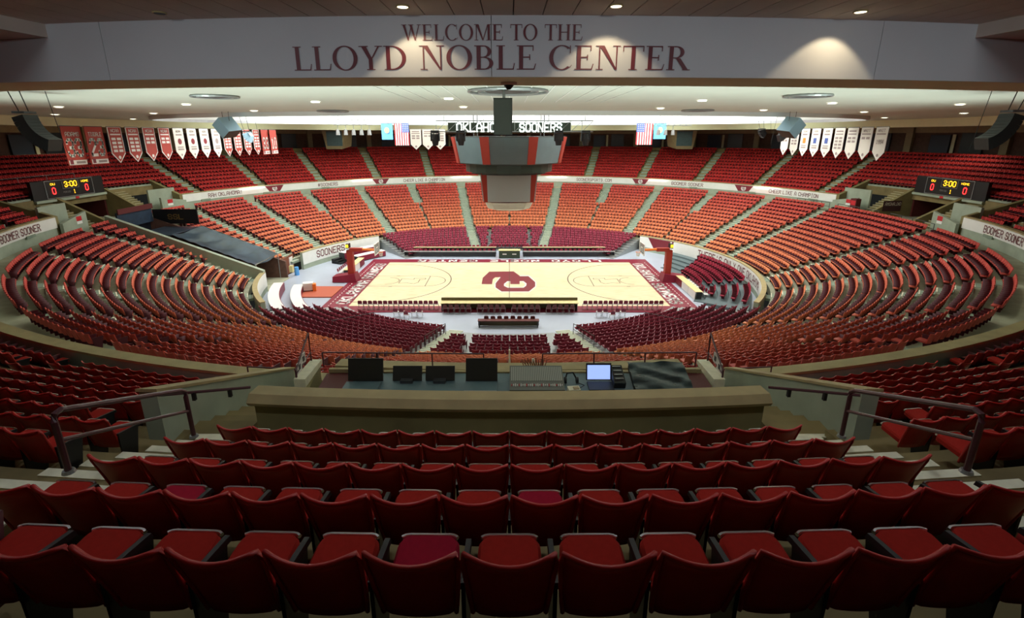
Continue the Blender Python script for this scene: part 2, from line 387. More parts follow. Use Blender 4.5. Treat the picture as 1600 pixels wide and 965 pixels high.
# white fascia boards, far and towards the ends of the near side
tr = struct(empty('trim_1'), 'white fascia board ring with crimson lettering')
LIM = phi_of(88, FAS)
for a, b in [(-POR0, POR0), (POR1, LIM), (-LIM, -POR1)]:
    sweep(MB(), rect(FAS - .08, FAS - .005, 7.12, 8.0), a, b).obj('fascia_board', WHITE, tr)
def fas_fn(phi_c, d=FAS - .1):
    s0 = s_of(phi_c, FAS)
    return lambda u, v: PT(phi_of(s0 + u, FAS) if abs(s0 + u) < 118 else phi_c, d, v)
def fascia_text(txt, px, sgn=1, h=.5, z0=7.3, k=1.0):
    # px: photo column of the text centre
    best = min(np.linspace(-1.95, 1.95, 1500), key=lambda p: abs(796 + FPX * P(p, FAS)[0] / ((P(p, FAS)[1] - CAMP.y) * _c - (7.6 - CAMP.z) * _s) - px))
    polys, W = block_text(txt); wid = W * h * k
    lay_text(polys, W, fas_fn(best), -wid / 2, wid / 2, z0, z0 + h, 'lettering', CRIMT, tr)
for t, px, k in (('RAH OKLAHOMA!', 352, .92), ('#SOONERS', 512, .95), ('CHEER LIKE A CHAMPION', 663, .86), ('SOONERSPORTS.COM', 928, .9), ('BOOMER SOONER', 1074, .95), ('CHEER LIKE A CHAMPION', 1241, .84)):
    fascia_text(t, px, k=k)
for t, px in (('BOOMER SOONER', 28), ('BOOMER SOONER', 1572)): fascia_text(t, px, h=.58, k=.95, z0=7.28)
def fascia_mark(px):
    best = min(np.linspace(-1.95, 1.95, 1500), key=lambda p: abs(796 + FPX * P(p, FAS)[0] / ((P(p, FAS)[1] - CAMP.y) * _c - (7.6 - CAMP.z) * _s) - px))
    f = fas_fn(best, FAS - .1); m1 = MB(); m1.poly([f(-1.35, 7.98), f(-.75, 7.16), f(.75, 7.16), f(1.35, 7.98)]); m1.obj('crimson_wedge', CRIM, tr)
    g = fas_fn(best, FAS - .12); m2 = MB()
    m2.poly([g(.36 * math.cos(q), 7.57 + .36 * math.sin(q)) for q in [2 * PI * i / 14 for i in range(14)]]); m2.obj('crest_disc', FWHITE, tr)
    g = fas_fn(best, FAS - .135)
    ps, W = block_text('O', 1.2); lay_text(ps, W, g, -.18, .06, 7.5, 7.84, 'crest_letter', CRIMT, tr)
    lay_text(ps, W, g, -.05, .2, 7.3, 7.62, 'crest_letter', CRIMT, tr)
for px in (429, 595, 1001, 1162): fascia_mark(px)

# ------------------------------------------------------------------ barrier wall round the floor
bar = struct(empty('wall_barrier'), 'low white barrier wall curving round both ends of the floor')
tb0, tb1 = tun_phi(0.0)
BARS = [(R_(46), R_(126), 1), (-1.343, -R_(46), -1), (-R_(126), tb0, -1)]
for a, b, _ in BARS:
    sweep(MB(), rect(-.02, .3, 0, 1.93), a, b).obj('barrier', CONCG, bar)
    sweep(MB(), rect(-.06, .34, 1.93, 2.0), a, b).obj('coping', CAP, bar)
    sweep(MB(), rect(-.07, -.025, .55, 1.9), a, b).obj('banner_panel', WHITE, bar)
def bar_text(txt, px0, px1, h=.85, z0=.85):
    g = np.linspace(-2.2, 2.2, 3000)
    def ph(px): 
        X, Y, _, _ = P(g, 0.0); q = 796 + FPX * X / ((Y - CAMP.y) * _c - (1.3 - CAMP.z) * _s)
        m = (Y > -6); i = np.argmin(np.where(m, abs(q - px), 1e9)); return float(g[i])
    s0, s1 = s_of(ph(px0), 0.0), s_of(ph(px1), 0.0)
    polys, W = block_text(txt)
    lay_text(polys, W, lambda u, v: PT(phi_of(u, 0.0), -.08, v), s0, s1, z0, z0 + h, 'lettering', CRIMT, bar)
bar_text('SOONERS', 494, 538); bar_text("THERE'S ONLY ONE OKLAHOMA", 1091, 1188)
for px in (1053,):
    s0 = 24.6
    p_ = R_(54); s0 = s_of(p_, 0.0); f = lambda u, v: PT(phi_of(s0 + u, 0.0), -.085, v)
    MB().poly([f(-1.9, 1.9), f(-1.0, .56), f(1.0, .56), f(1.9, 1.9)]).obj('crimson_wedge', CRIM, bar)
    f2 = lambda u, v: PT(phi_of(s0 + u, 0.0), -.1, v)
    MB().poly([f2(.4 * math.cos(q), 1.3 + .45 * math.sin(q)) for q in [2 * PI * i / 14 for i in range(14)]]).obj('crest_disc', FWHITE, bar)

# ------------------------------------------------------------------ end portals (left and right)
DGRN = CONCG
for sg, side in ((1, 'right'), (-1, 'left')):
    pw = struct(empty('wall_portal_' + side), 'concrete portal walls at the %s end of the upper deck' % side)
    q0, q1 = (POR0, POR1) if sg > 0 else (-POR0, -POR1)
    lo, hi = min(q0, q1), max(q0, q1)
    ext = (hi - lo); e1 = .028
    # side walls rising with the rows
    for q, dq in ((lo, e1), (hi, -e1)):
        m = MB(); m.hexa([PT(q, FAS - .05, 6.0), PT(q + dq * .35, FAS - .05, 6.0), PT(q + dq * .35, 19.6, 6.0), PT(q, 19.6, 6.0)], [PT(q, FAS - .05, 8.05), PT(q + dq * .35, FAS - .05, 8.05), PT(q + dq * .35, 19.6, 9.7), PT(q, 19.6, 9.7)])
        m.obj('side_wall', CONCW, pw)
        # lower front wall with a bevelled corner
        m = MB(); s1 = q + dq * 3.0
        m.hexa([PT(q, 14.9, 6.2), PT(s1, 14.9, 6.2), PT(s1, 15.15, 6.2), PT(q, 15.15, 6.2)], [PT(q, 14.9, 7.45), PT(s1, 14.9, 8.05), PT(s1, 15.15, 8.05), PT(q, 15.15, 7.45)])
        m.obj('front_wall', CONCG, pw)
        m = MB(); m.hexa([PT(q, 16.4, 6.2), PT(s1, 16.4, 6.2), PT(s1, 16.6, 6.2), PT(q, 16.6, 6.2)], [PT(q, 16.4, 8.85), PT(s1, 16.4, 8.85), PT(s1, 16.6, 8.85), PT(q, 16.6, 8.85)])
        m.obj('rear_wall', CONCG, pw)
        sg_ = MB(); f = q + dq * 2.0; sg_.add([PT(f - .009, 14.86, 7.35), PT(f + .009, 14.86, 7.35), PT(f + .009, 14.86, 7.75), PT(f - .009, 14.86, 7.75)], [(0, 1, 2, 3)]); sg_.obj('red_sign', SIGNR, pw)
        sg_ = MB(); sg_.add([PT(f - .009, 14.86, 7.08), PT(f + .009, 14.86, 7.08), PT(f + .009, 14.86, 7.33), PT(f - .009, 14.86, 7.33)], [(0, 1, 2, 3)]); sg_.obj('white_sign', WHITE, pw)
        # stair between the two walls
        ia, ib = q + dq * 3.25, q + dq * 4.75
        for i in range(13):
            z = 6.3 + i * .2; dd = 15.0 + i * .33
            sweep(MB(), rect(dd, dd + .36, z - .3, z), min(ia, ib), max(ia, ib), 2).obj('step', CONCW, pw)
            sweep(MB(), rect(dd, dd + .09, z, z + .015), min(ia, ib), max(ia, ib), 2).obj('step_nosing', NOSE, pw)
        ja, jb = q + dq * 4.85, q + dq * 5.15
        m = MB(); m.hexa([PT(ja, 14.9, 6.0), PT(jb, 14.9, 6.0), PT(jb, 19.6, 6.0), PT(ja, 19.6, 6.0)], [PT(ja, 14.9, 6.9), PT(jb, 14.9, 6.9), PT(jb, 19.2, 9.3), PT(ja, 19.2, 9.3)]); m.obj('stair_wall', CONCW, pw)
    c0, c1 = lo + e1 * 5.15, hi - e1 * 5.15
    sweep(MB(), rect(19.2, 19.7, 8.35, 9.2), lo, hi, 12).obj('header', CONCG, pw)
    sweep(MB(), rect(25.0, 25.3, 6.2, 9), c0, c1, 12).obj('lobby_wall', DARKRED, pw)
    sweep(MB(), rect(15.3, 25.2, 6.1, 6.3), lo, hi, 12).obj('lobby_floor', CONC, pw)
    for q in (c0, c1):
        sweep(MB(), rect(19.2, 25.2, 6.2, 9), q - .004, q + .004, 1).obj('lobby_side', DARKRED, pw)

# ------------------------------------------------------------------ back wall of the concourse, pillars, doors
bw = struct(empty('wall_concourse'), 'dark back wall of the upper concourse')
sweep(MB(), rect(31, 31.3, 12, 16.6), -PI, PI, 200).obj('back_wall', BRICK, bw)
sweep(MB(), rect(30.8, 31.0, 15.0, 16.5), -2.2, 2.2, 160).obj('upper_band', TAN, bw)
i = 0
for s in np.arange(-92, 92.1, 3.3):
    ph = phi_of(float(s), 28.0); i += 1
    x, y, nx, ny, rz = frame(ph, 30.7)
    if i % 3 == 0: MB().box((x, y, 14.2), (.8, .5, 3.6), rz).obj('pillar', TAN, bw)
    elif i % 3 == 1:
        MB().box((x, y, 13.6), (2.2, .12, 2.3), rz).obj('door', NAVYDOOR, bw)
        MB().box((x + ny * 1.5, y - nx * 1.5, 13.6), (.35, .1, 2.4), rz).obj('door_frame', CREAM, bw)
    else: MB().box((x, y, 13.7), (2.4, .12, 2.5), rz).obj('window_opening', DGLASS, bw)

# ------------------------------------------------------------------ ceilings
ce = struct(empty('ceiling'), 'pale plaster ceiling over the bowl with an oval lighting well')
# bowl ceiling with the oval well cut out
WA, WB, WY = 33.6, 15.1, 1.7
m = MB(); n = 200
for i in range(n):
    q = 2 * PI * i / n
    m.v.append((WA * math.sin(q), WY + WB * math.cos(q), 16.3)); m.v.append(PT(q, 18.2, 16.3))
m.f = [(2 * i, 2 * i + 1, 2 * ((i + 1) % n) + 1, 2 * ((i + 1) % n)) for i in range(n)]
m.obj('ceiling_plane', CEIL, ce)
def ovalband(a0, b0, z0, a1, b1, z1, p0, p1, n, name, mt):
    m = MB()
    for i in range(n + 1):
        q = p0 + (p1 - p0) * i / n
        m.v.append((a0 * math.sin(q), WY + b0 * math.cos(q), z0)); m.v.append((a1 * math.sin(q), WY + b1 * math.cos(q), z1))
    m.f = [(2 * i, 2 * i + 1, 2 * i + 3, 2 * i + 2) for i in range(n)]
    return m.obj(name, mt, ce)
ovalband(WA, WB, 16.0, WA, WB, 16.3, 0, 2 * PI, 160, 'well_lip', BULK)
ovalband(WA, WB, 16.0, WA + .25, WB + .25, 16.0, 0, 2 * PI, 160, 'well_lip_bottom', BULK)
ovalband(WA + .25, WB + .25, 16.0, WA + .25, WB + .25, 19.8, 0, 2 * PI, 160, 'well_wall', mat('well_white', (.86, .9, .88), .8))
m = MB(); m.poly([((WA + .3) * math.sin(2 * PI * i / 100), WY + (WB + .3) * math.cos(2 * PI * i / 100), 19.8) for i in range(100)]); m.obj('well_top', MATS['well_white'], ce)
# ring bulkhead: outer face, soffit, inner face
bk = struct(empty('wall_bulkhead'), 'deep pale bulkhead ring hanging below the ceiling')
BD, BZ0, BZ1 = 19.55, 15.52, 16.38
sweep(MB(), [(18.2, BZ0 + .003), (19.5, BZ0 + .003), (19.5, 16.6), (18.2, 16.6)], -PI, PI, 240).obj('soffit', CREAM, bk)
# face panels of the near side, each with its joint, the rest in one piece
def face_panel(x0, x1, name='face_panel'):
    def ph(px): return PI - math.asin(max(-1, min(1, 0)))
    return sweep(MB(), rect(19.5, BD, BZ0, BZ1 + .2), x0, x1)
def phn(px, z=15.9):                    # photo column -> phi on the near bulkhead
    g = np.linspace(PI - .6, PI + .6, 4000); X, Y, _, _ = P(g, BD); q = 796 + FPX * X / ((Y - CAMP.y) * _c - (z - CAMP.z) * _s)
    return float(g[np.argmin(abs(q - px))])
edges = [phn(p) for p in (2150, 1372, 768, 165, -560)]
for a, b in zip(edges[:-1], edges[1:]):
    sweep(MB(), rect(19.5, BD, BZ0, BZ1 + .2), min(a, b) + .00012, max(a, b) - .00012, 40).obj('face_panel', BULK, bk)
sweep(MB(), rect(19.5, BD, BZ0, BZ1 + .2), edges[-1], 2 * PI + edges[0], 200).obj('face_panel', BULK, bk)
# lettering on the bulkhead (read from the concourse)
def bulk_fn(u, v):                      # u = metres to the right of centre along the face
    return PT(PI - u / (A * A / B + BD), BD + .012, v)
def bulk_text(txt, pxa, pxb, z0, z1):
    ps, W = serif_text(txt); k = A * A / B + BD
    ua, ub = (PI - phn(pxa, (z0 + z1) / 2)) * k, (PI - phn(pxb, (z0 + z1) / 2)) * k
    lay_text(ps, W, bulk_fn, ua, ub, z0, z1, 'lettering', CRIMT, bk)
bulk_text('WELCOME TO THE', 628, 912, 16.035, 16.255)
bulk_text('LLOYD NOBLE CENTER', 458, 1080, 15.625, 15.965)
# concourse ceiling panels over the near side
cc = struct(empty('ceiling_concourse'), 'brownish panelled ceiling of the near concourse')
w_ = .515 / (A * A / B + BD)
for i in range(-21, 22):
    a = PI + .004 + (i - .5) * w_
    sweep(MB(), rect(BD, 31.2, BZ1, BZ1 + .06), a + w_ * .018, a + w_ * .982, 1).obj('ceiling_panel', CPAN, cc)
sweep(MB(), rect(BD - .1, 31.3, BZ1 + .05, BZ1 + .1), -PI, PI, 200).obj('ceiling_backing', mat('ceiling_gap', (.10, .085, .075), .9), cc)
for sx, px in ((-1, 18), (1, 1580)):
    p = phn(px); sweep(MB(), rect(BD, 31, BZ1 - .2, BZ1), p - .02 if sx < 0 else p - .1 + .02, p + .1 - .02 if sx < 0 else p + .02, 6).obj('ceiling_beam', CPAN, cc)
# thin white strips running towards the court on the bowl ceiling
for i in range(-6, 7):
    x = i * .78; MB().box((x, -26.5, 16.292), (.045 if abs(i) < 4 else .025, 9, .02)).obj('joint_strip', WHITE, ce)

# ------------------------------------------------------------------ near sound pit, its walls, and the stair trenches
pit = struct(empty('wall_pit'), 'olive concrete walls of the sound desk pit')
sp = phi_of(4.35, PITD1)
m = MB(); sweep(m, rect(PITD1, PITD1 + .28, 7.6, 10.35), PI - phi_of(4.25, PITD1), PI + phi_of(4.25, PITD1), 30); m.obj('rear_wall', CONCW, pit)
m = MB(); sweep(m, [(PITD1 - .06, 10.33), (PITD1 + .34, 10.33), (PITD1 + .38, 10.40), (PITD1 + .28, 10.52), (PITD1, 10.52), (PITD1 - .08, 10.42)], PI - phi_of(4.32, PITD1), PI + phi_of(4.32, PITD1), 30); m.obj('coping', CAP, pit)
for sx in (-1, 1):
    def W3(x, y, z): return (sx * x, y, z)
    # outer trench wall with sloping top
    m = MB(); m.hexa([W3(5.45, -41.25, 7.5), W3(5.72, -41.25, 7.5), W3(6.25, -35.8, 7.0), W3(5.98, -35.8, 7.0)], [W3(5.45, -41.25, 10.88), W3(5.72, -41.25, 10.88), W3(6.25, -35.8, 8.45), W3(5.98, -35.8, 8.45)]); m.obj('trench_wall', CONCG, pit)
    m = MB(); m.hexa([W3(5.42, -41.27, 10.86), W3(5.75, -41.27, 10.86), W3(6.28, -35.8, 8.43), W3(5.95, -35.8, 8.43)], [W3(5.42, -41.27, 10.91), W3(5.75, -41.27, 10.91), W3(6.28, -35.8, 8.48), W3(5.95, -35.8, 8.48)]); m.obj('coping', CAP, pit)
    # inner wall between trench and pit
    m = MB(); m.hexa([W3(4.22, -40.6, 7.0), W3(4.45, -40.6, 7.0), W3(5.4, -35.9, 7.0), W3(5.2, -35.9, 7.0)], [W3(4.22, -40.6, 8.9), W3(4.45, -40.6, 8.9), W3(5.4, -35.9, 8.62), W3(5.2, -35.9, 8.62)]); m.obj('side_wall', CONCW, pit)
    m = MB(); m.hexa([W3(5.0, -37.3, 8.7), W3(5.28, -37.3, 8.7), W3(5.45, -35.85, 8.62), W3(5.15, -35.85, 8.62)], [W3(5.0, -37.3, 8.92), W3(5.28, -37.3, 8.92), W3(5.45, -35.85, 8.74), W3(5.15, -35.85, 8.74)]); m.obj('coping', NOSE, pit)
    for i in range(9):
        y0 = -40.6 + i * .5; z = 9.75 - i * .21; xx = 4.45 + .2 * i * .5
        MB().box((sx * (xx + .62), y0, z - .3), (1.15, .52, .6)).obj('trench_step', FLOORD, pit)
        MB().box((sx * (xx + .62), y0 - .2, z + .008), (1.15, .09, .016)).obj('step_nosing', NOSE, pit)
m = MB(); sweep(m, rect(FAS + .2, PITD1 + .1, 7.2, 7.6), PI - phi_pit, PI + phi_pit, 20); m.obj('pit_floor', CONC, pit)
m = MB(); sweep(m, rect(PITD1 + .2, UD[7] - .75, 9.0, 9.72), PI - phi_of(5.5, PITD1), PI + phi_of(5.5, PITD1), 20); m.obj('cross_walk', CONC, pit)

# ------------------------------------------------------------------ left tunnel walls
tw = struct(empty('wall_tunnel'), 'concrete side walls of the covered tunnel at the left end')
m = MB(); m.hexa([(-23.6, -3.75, 0), (-23.6, -3.35, 0), (-37.6, -3.35, 0), (-37.6, -3.75, 0)], [(-23.6, -3.75, 2.2), (-23.6, -3.35, 2.2), (-37.6, -3.35, 7.5), (-37.6, -3.75, 7.5)]); m.obj('side_wall', CONCG, tw)
m = MB(); m.hexa([(-23.8, 1.35, 0), (-23.8, 1.6, 0), (-37.6, 1.6, 0), (-37.6, 1.35, 0)], [(-23.8, 1.35, 1.8), (-23.8, 1.6, 1.8), (-37.6, 1.6, 6.7), (-37.6, 1.35, 6.7)]); m.obj('side_wall', BRICK, tw)
MB().box((-31, -1, .02), (15, 4.6, .05)).obj('tunnel_floor', CONC, tw)
MB().box((-37.4, -1, 3.2), (.2, 4.8, 6.2)).obj('end_wall', DGLASS, tw)
# small storage recess facing the floor
# ------------------------------------------------------------------ aisle stairs
def steps_mesh(phi, ds, zs, wid, sub=2, nose=True):
    m = MB(); m2 = MB()
    for k in range(len(ds)):
        dk = ds[k] - .77
        rise = zs[k] - (zs[k - 1] if k else zs[0] - (zs[1] - zs[0]))
        for q in range(sub):
            z = zs[k] - rise * (sub - 1 - q) / sub; d0 = dk - .4 * (sub - 1 - q)
            x, y, nx, ny, rz = frame(phi, d0 + .2)
            m.box((x, y, z - .1 + .01), (wid, .42, .22), rz)
            x, y, nx, ny, rz = frame(phi, d0 + .04); m2.box((x, y, z + .025), (wid, .07, .02), rz)
    return m, m2
near_steps = []
for base, sgn in ((0, 1), (PI, -1)):
    for i, p in enumerate(PHN if base else PHU):
        for sd in (1, -1):
            phi = base + sgn * sd * p if base == 0 else PI - sd * p
            k0 = 0
            if base and i == 0: k0 = 7
            m, m2 = steps_mesh(phi, UD[k0:], UZ[k0:], 1.2)
            if base and i == 0: near_steps.append((phi, k0)); continue
            m.obj('aisle_stairs', AISLE, up); m2.obj('stair_nosing', NOSE, up)
    for i, p in enumerate(PHL):
        for sd in ((1, -1) if i else (1,)):
            phi = sd * p if base == 0 else PI - sd * p
            k0 = 9 if (i % 2 == 0 and i < 5) else 0
            if sd * (1 if base == 0 else 1) < 0 and i == 6 and base == 0: pass
            ds, zs = LD[k0:], LZ[k0:]
            if k0 == 0 and i == 1: ds = MD[::-1] + ds; zs = MZ[::-1] + zs
            m, m2 = steps_mesh(phi, ds, zs, 1.15)
            m.obj('aisle_stairs', AISLE, low); m2.obj('stair_nosing', NOSE, low)
# foreground stairs: every step a part
for phi, k0 in near_steps:
    for k in range(k0, 12):
        for q in range(2):
            z = UZ[k] - .2068 * (1 - q); d0 = UD[k] - .80 - .42 * (1 - q)
            x, y, nx, ny, rz = frame(phi, d0 + .21)
            MB().box((x, y, z - .14), (1.28, .44, .30), rz).obj('step', FLOORD, up)
            x, y, nx, ny, rz = frame(phi, d0 + .05); MB().box((x, y, z + .018), (1.28, .12, .016), rz).obj('step_nosing', NOSE, up)

# ------------------------------------------------------------------ seats: where they stand
def rows_between(pa, pb, d, gap0, gap1, pitch):
    """seat angles on row d between aisle angles pa<pb, leaving half an aisle at each side"""
    ph = np.linspace(pa, pb, 60); x, y, _, _ = P(ph, d); s = np.concatenate([[0], np.cumsum(np.hypot(np.diff(x), np.diff(y)))])
    L = s[-1] - gap0 - gap1; n = int(L / pitch + .02)
    if n < 1: return []
    off = gap0 + (L - n * pitch) / 2
    return list(np.interp([off + (i + .5) * pitch for i in range(n)], s, ph))
UP = []; LOW = []; MAR = []              # records: section, row, index, count, phi, d, z
def wrap(p): return (p + PI) % (2 * PI) - PI
# upper deck sections, as lists of angle bounds
b_far = sorted([-p for p in PHU] + PHU)
b_near = sorted([PI - p for p in PHN] + [PI + p for p in PHN])
allb = b_far + b_near                     # ascending, from -phi5 to pi+phi5
secs = [(allb[i], allb[i + 1]) for i in range(len(allb) - 1)] + [(allb[-1], allb[0] + 2 * PI)]
NEARC = [i for i, (a, b) in enumerate(secs) if a < PI < b][0]
for si, (a, b) in enumerate(secs):
    for k in range(12):
        d = UD[k] - .27
        if si == NEARC and k < 7: continue
        angs = rows_between(a, b, d, .64, .64, .462)
        portal = (b - a) > .3 and (a < PI / 2 < b or a < 3 * PI / 2 < b or a < -PI / 2 < b)
        sel = []
        for p in angs:
            pw_ = abs(wrap(p))
            if k <= 3 and POR0 - .008 < pw_ < POR1 + .008: continue
            if 3 < k < 6 and POR0 + .16 < pw_ < POR1 - .16: continue
            if abs(si - NEARC) == 1 and k < 7:
                x, y, _, _ = P(p, d)
                if abs(x) < 6.45: continue
            sel.append(p)
        for i, p in enumerate(sel): UP.append((si, k, i, len(sel), p, d, UZ[k]))
lb_far = sorted([-p for p in PHL[1:]] + PHL); lb_near = sorted([PI - p for p in PHL[1:]] + [PI + p for p in PHL])
allb = lb_far + lb_near
lsecs = [(allb[i], allb[i + 1]) for i in range(len(allb) - 1)] + [(allb[-1], allb[0] + 2 * PI)]
lidx = {}
for si, (a, b) in enumerate(lsecs):
    def short(p):
        q = abs(wrap(p)); q = min(q, PI - q); j = min(range(len(PHL)), key=lambda t: abs(PHL[t] - q)); return j % 2 == 0 and j < 5
    for k in range(16):
        d = LD[k] - .27
        ga = .02 if (short(a) and k < 9) else .62; gb = .02 if (short(b) and k < 9) else .62
        if ga < .1 and wrap(a) > 0: ga = .02
        angs = rows_between(a, b, d, ga, gb, .48)
        sel = []
        for p in angs:
            x, y, _, _ = P(p, d)
            if x < 0 and -TUN1 - .75 < y < -TUN0 + .55: continue
            if abs(x) < 1.15 and y < 0 and 5 < k < 11: continue
            sel.append(p)
        for i, p in enumerate(sel): LOW.append((si, k, i, len(sel), p, d, LZ[k]))
for near in (0, 1):
    lim = R_(52) if near else R_(44); c0 = PI if near else 0; p1 = PHL[1]
    for a, b, nm in ((c0 - lim, c0 - p1, 0), (c0 - p1, c0 + p1, 1), (c0 + p1, c0 + lim, 2)):
        for j in range(9):
            if near and nm == 1 and j > 5: continue
            d = MD[j] - .27
            angs = rows_between(a, b, d, .6 if nm else .1, .6 if nm < 2 else .1, .52)
            sel = []
            for p in angs:
                x, y, _, _ = P(p, d)
                if abs(y) < 10.4 and abs(x) < 17.2: continue
                if nm == 1 and abs(abs(x) - 2.7) < .28: continue
                sel.append(p)
            for i, p in enumerate(sel): MAR.append((near * 3 + nm, j, i, len(sel), p, d, MZ[j]))

def screen_pos(x, y, z):
    dx, dy, dz = x - CAMP.x, y - CAMP.y, z - CAMP.z; zz = dy * _c - dz * _s
    return 796 + FPX * dx / zz, 422.2 - FPX * (dz * _c + dy * _s) / zz, zz
WX = [0, 100, 250, 450, 1150, 1350, 1500, 1600]; WYs = [495, 520, 553, 574, 574, 553, 520, 493]
def pick(recs, n, lower):
    out = []
    for r in recs:
        x, y, _, _ = P(r[4], r[5]); px, py, zz = screen_pos(float(x), float(y), r[6] + .6)
        if zz < 1 or px < -90 or px > 1690 or py > 1060: continue
        if lower and y < 0 and py > np.interp(px, WX, WYs): continue
        out.append((zz, r))
    out.sort(key=lambda t: t[0]); return set(r for _, r in out[:n])
UPI = pick(UP, 300, False); LOWI = pick(LOW, 300, True); MARI = pick(MAR, 300, True)

# ------------------------------------------------------------------ seat colours
def col_up(r):
    j = random.uniform(.85, 1.1); return (.46 * j, .022 * j, .020 * j)
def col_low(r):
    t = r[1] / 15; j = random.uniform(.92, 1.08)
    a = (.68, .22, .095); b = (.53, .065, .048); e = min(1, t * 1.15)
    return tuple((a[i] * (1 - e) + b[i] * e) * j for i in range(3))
def col_mar(r):
    j = random.uniform(.85, 1.1); return (.25 * j, .028 * j, .055 * j)

# far seat: shaped back, folded pan and arm/stanchion, 44 triangles
def seat_template():
    v = []; f = []; part = []
    def hexa(bot, top, p):
        n0 = len(v); v.extend(bot + top); f.extend([(n0 + 3, n0 + 2, n0 + 1, n0), (n0 + 4, n0 + 5, n0 + 6, n0 + 7)] + [(n0 + i, n0 + (i + 1) % 4, n0 + 4 + (i + 1) % 4, n0 + 4 + i) for i in range(4)]); part.extend([p] * 8)
    # back in two leaves so that it is bowed
    hexa([(-.195, .10, .38), (0, .13, .36), (0, .17, .36), (-.195, .14, .38)], [(-.225, .20, .84), (0, .245, .80), (0, .28, .80), (-.225, .235, .84)], 0)
    hexa([(0, .13, .36), (.195, .10, .38), (.195, .14, .38), (0, .17, .36)], [(0, .245, .80), (.225, .20, .84), (.225, .235, .84), (0, .28, .80)], 0)
    hexa([(-.19, -.24, .38), (.19, -.24, .38), (.19, .08, .37), (-.19, .08, .37)], [(-.18, -.24, .45), (.18, -.24, .45), (.19, .08, .44), (-.19, .08, .44)], 1)
    hexa([(-.245, -.12, .05), (-.22, -.12, .05), (-.22, .10, .05), (-.245, .10, .05)], [(-.25, -.24, .60), (-.215, -.24, .60), (-.215, .14, .62), (-.25, .14, .62)], 2)
    return np.array(v), f, np.array(part)
TV, TF, TP = seat_template()
def seat_cloud(recs, colf, name, label):
    n = len(recs); nv = len(TV); V = np.zeros((n * nv, 3), np.float32); C = np.ones((n * nv, 4), np.float32)
    for i, r in enumerate(recs):
        x, y, nx, ny = [float(q) for q in P(r[4], r[5])]
        V[i * nv:(i + 1) * nv, 0] = x + TV[:, 0] * ny + TV[:, 1] * nx
        V[i * nv:(i + 1) * nv, 1] = y - TV[:, 0] * nx + TV[:, 1] * ny
        V[i * nv:(i + 1) * nv, 2] = r[6] + TV[:, 2]
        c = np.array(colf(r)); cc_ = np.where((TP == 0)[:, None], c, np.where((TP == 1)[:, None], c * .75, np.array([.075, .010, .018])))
        C[i * nv:(i + 1) * nv, :3] = cc_
    F_ = np.array(TF, np.int32); nf = len(F_)
    allf = (F_[None] + (np.arange(n) * nv)[:, None, None]).reshape(-1)
    me = bpy.data.meshes.new(name); me.vertices.add(n * nv); me.vertices.foreach_set('co', V.reshape(-1))
    me.loops.add(len(allf)); me.loops.foreach_set('vertex_index', allf); me.polygons.add(n * nf)
    me.polygons.foreach_set('loop_start', np.arange(n * nf, dtype=np.int32) * 4)
    me.update(calc_edges=True)
    at_ = me.attributes.new('seat_colour', 'FLOAT_COLOR', 'POINT'); at_.data.foreach_set('color', C.reshape(-1))
    me.materials.append(SEATM); me.validate()
    o = bpy.data.objects.new(name, me); COL.objects.link(o)
    if label: o['kind'] = 'stuff'; tag(o, label, 'seats')
    return o
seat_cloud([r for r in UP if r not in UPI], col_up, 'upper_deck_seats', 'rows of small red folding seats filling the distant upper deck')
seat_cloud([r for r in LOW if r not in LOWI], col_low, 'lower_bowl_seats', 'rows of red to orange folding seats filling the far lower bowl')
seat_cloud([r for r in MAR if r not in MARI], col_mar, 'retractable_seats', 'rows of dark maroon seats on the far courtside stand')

# individual lower seats: one mesh per shade, shared by the copies
def one_seat_mesh(c, name):
    me = bpy.data.meshes.new(name); me.from_pydata([tuple(p) for p in TV], [], TF)
    a_ = me.attributes.new('seat_colour', 'FLOAT_COLOR', 'POINT')
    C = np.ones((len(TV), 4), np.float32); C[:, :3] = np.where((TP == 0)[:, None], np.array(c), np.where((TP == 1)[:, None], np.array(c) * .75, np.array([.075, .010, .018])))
    a_.data.foreach_set('color', C.reshape(-1)); me.materials.append(SEATM); return me
cache = {}
def side_name(phi):
    q = wrap(phi - PI); return 'left' if q > 0 else 'right'
lblock = {}
def low_block(si):
    a, b = lsecs[si]; m_ = wrap((a + b) / 2 - PI)
    rank = sum(1 for c_, d_ in lsecs if 0 < wrap((c_ + d_) / 2 - PI) * (1 if m_ > 0 else -1) < abs(m_) - 1e-6)
    return '%s lower block %s of middle' % (ORD[rank], 'left' if m_ > 0 else 'right')
for r in LOW:
    if r not in LOWI: continue
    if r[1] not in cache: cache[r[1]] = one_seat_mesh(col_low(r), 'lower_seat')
    o = bpy.data.objects.new('lower_seat', cache[r[1]]); COL.objects.link(o)
    x, y, nx, ny, rz = frame(r[4], r[5]); o.location = (x, y, r[6]); o.rotation_euler = (0, 0, rz)
    idx = r[3] - 1 - r[2]
    tag(o, 'orange-red seat, %s row up, %s from left, %s' % (ORD[r[1]], ordn(idx), low_block(r[0])), 'seat', 'near lower bowl seats')
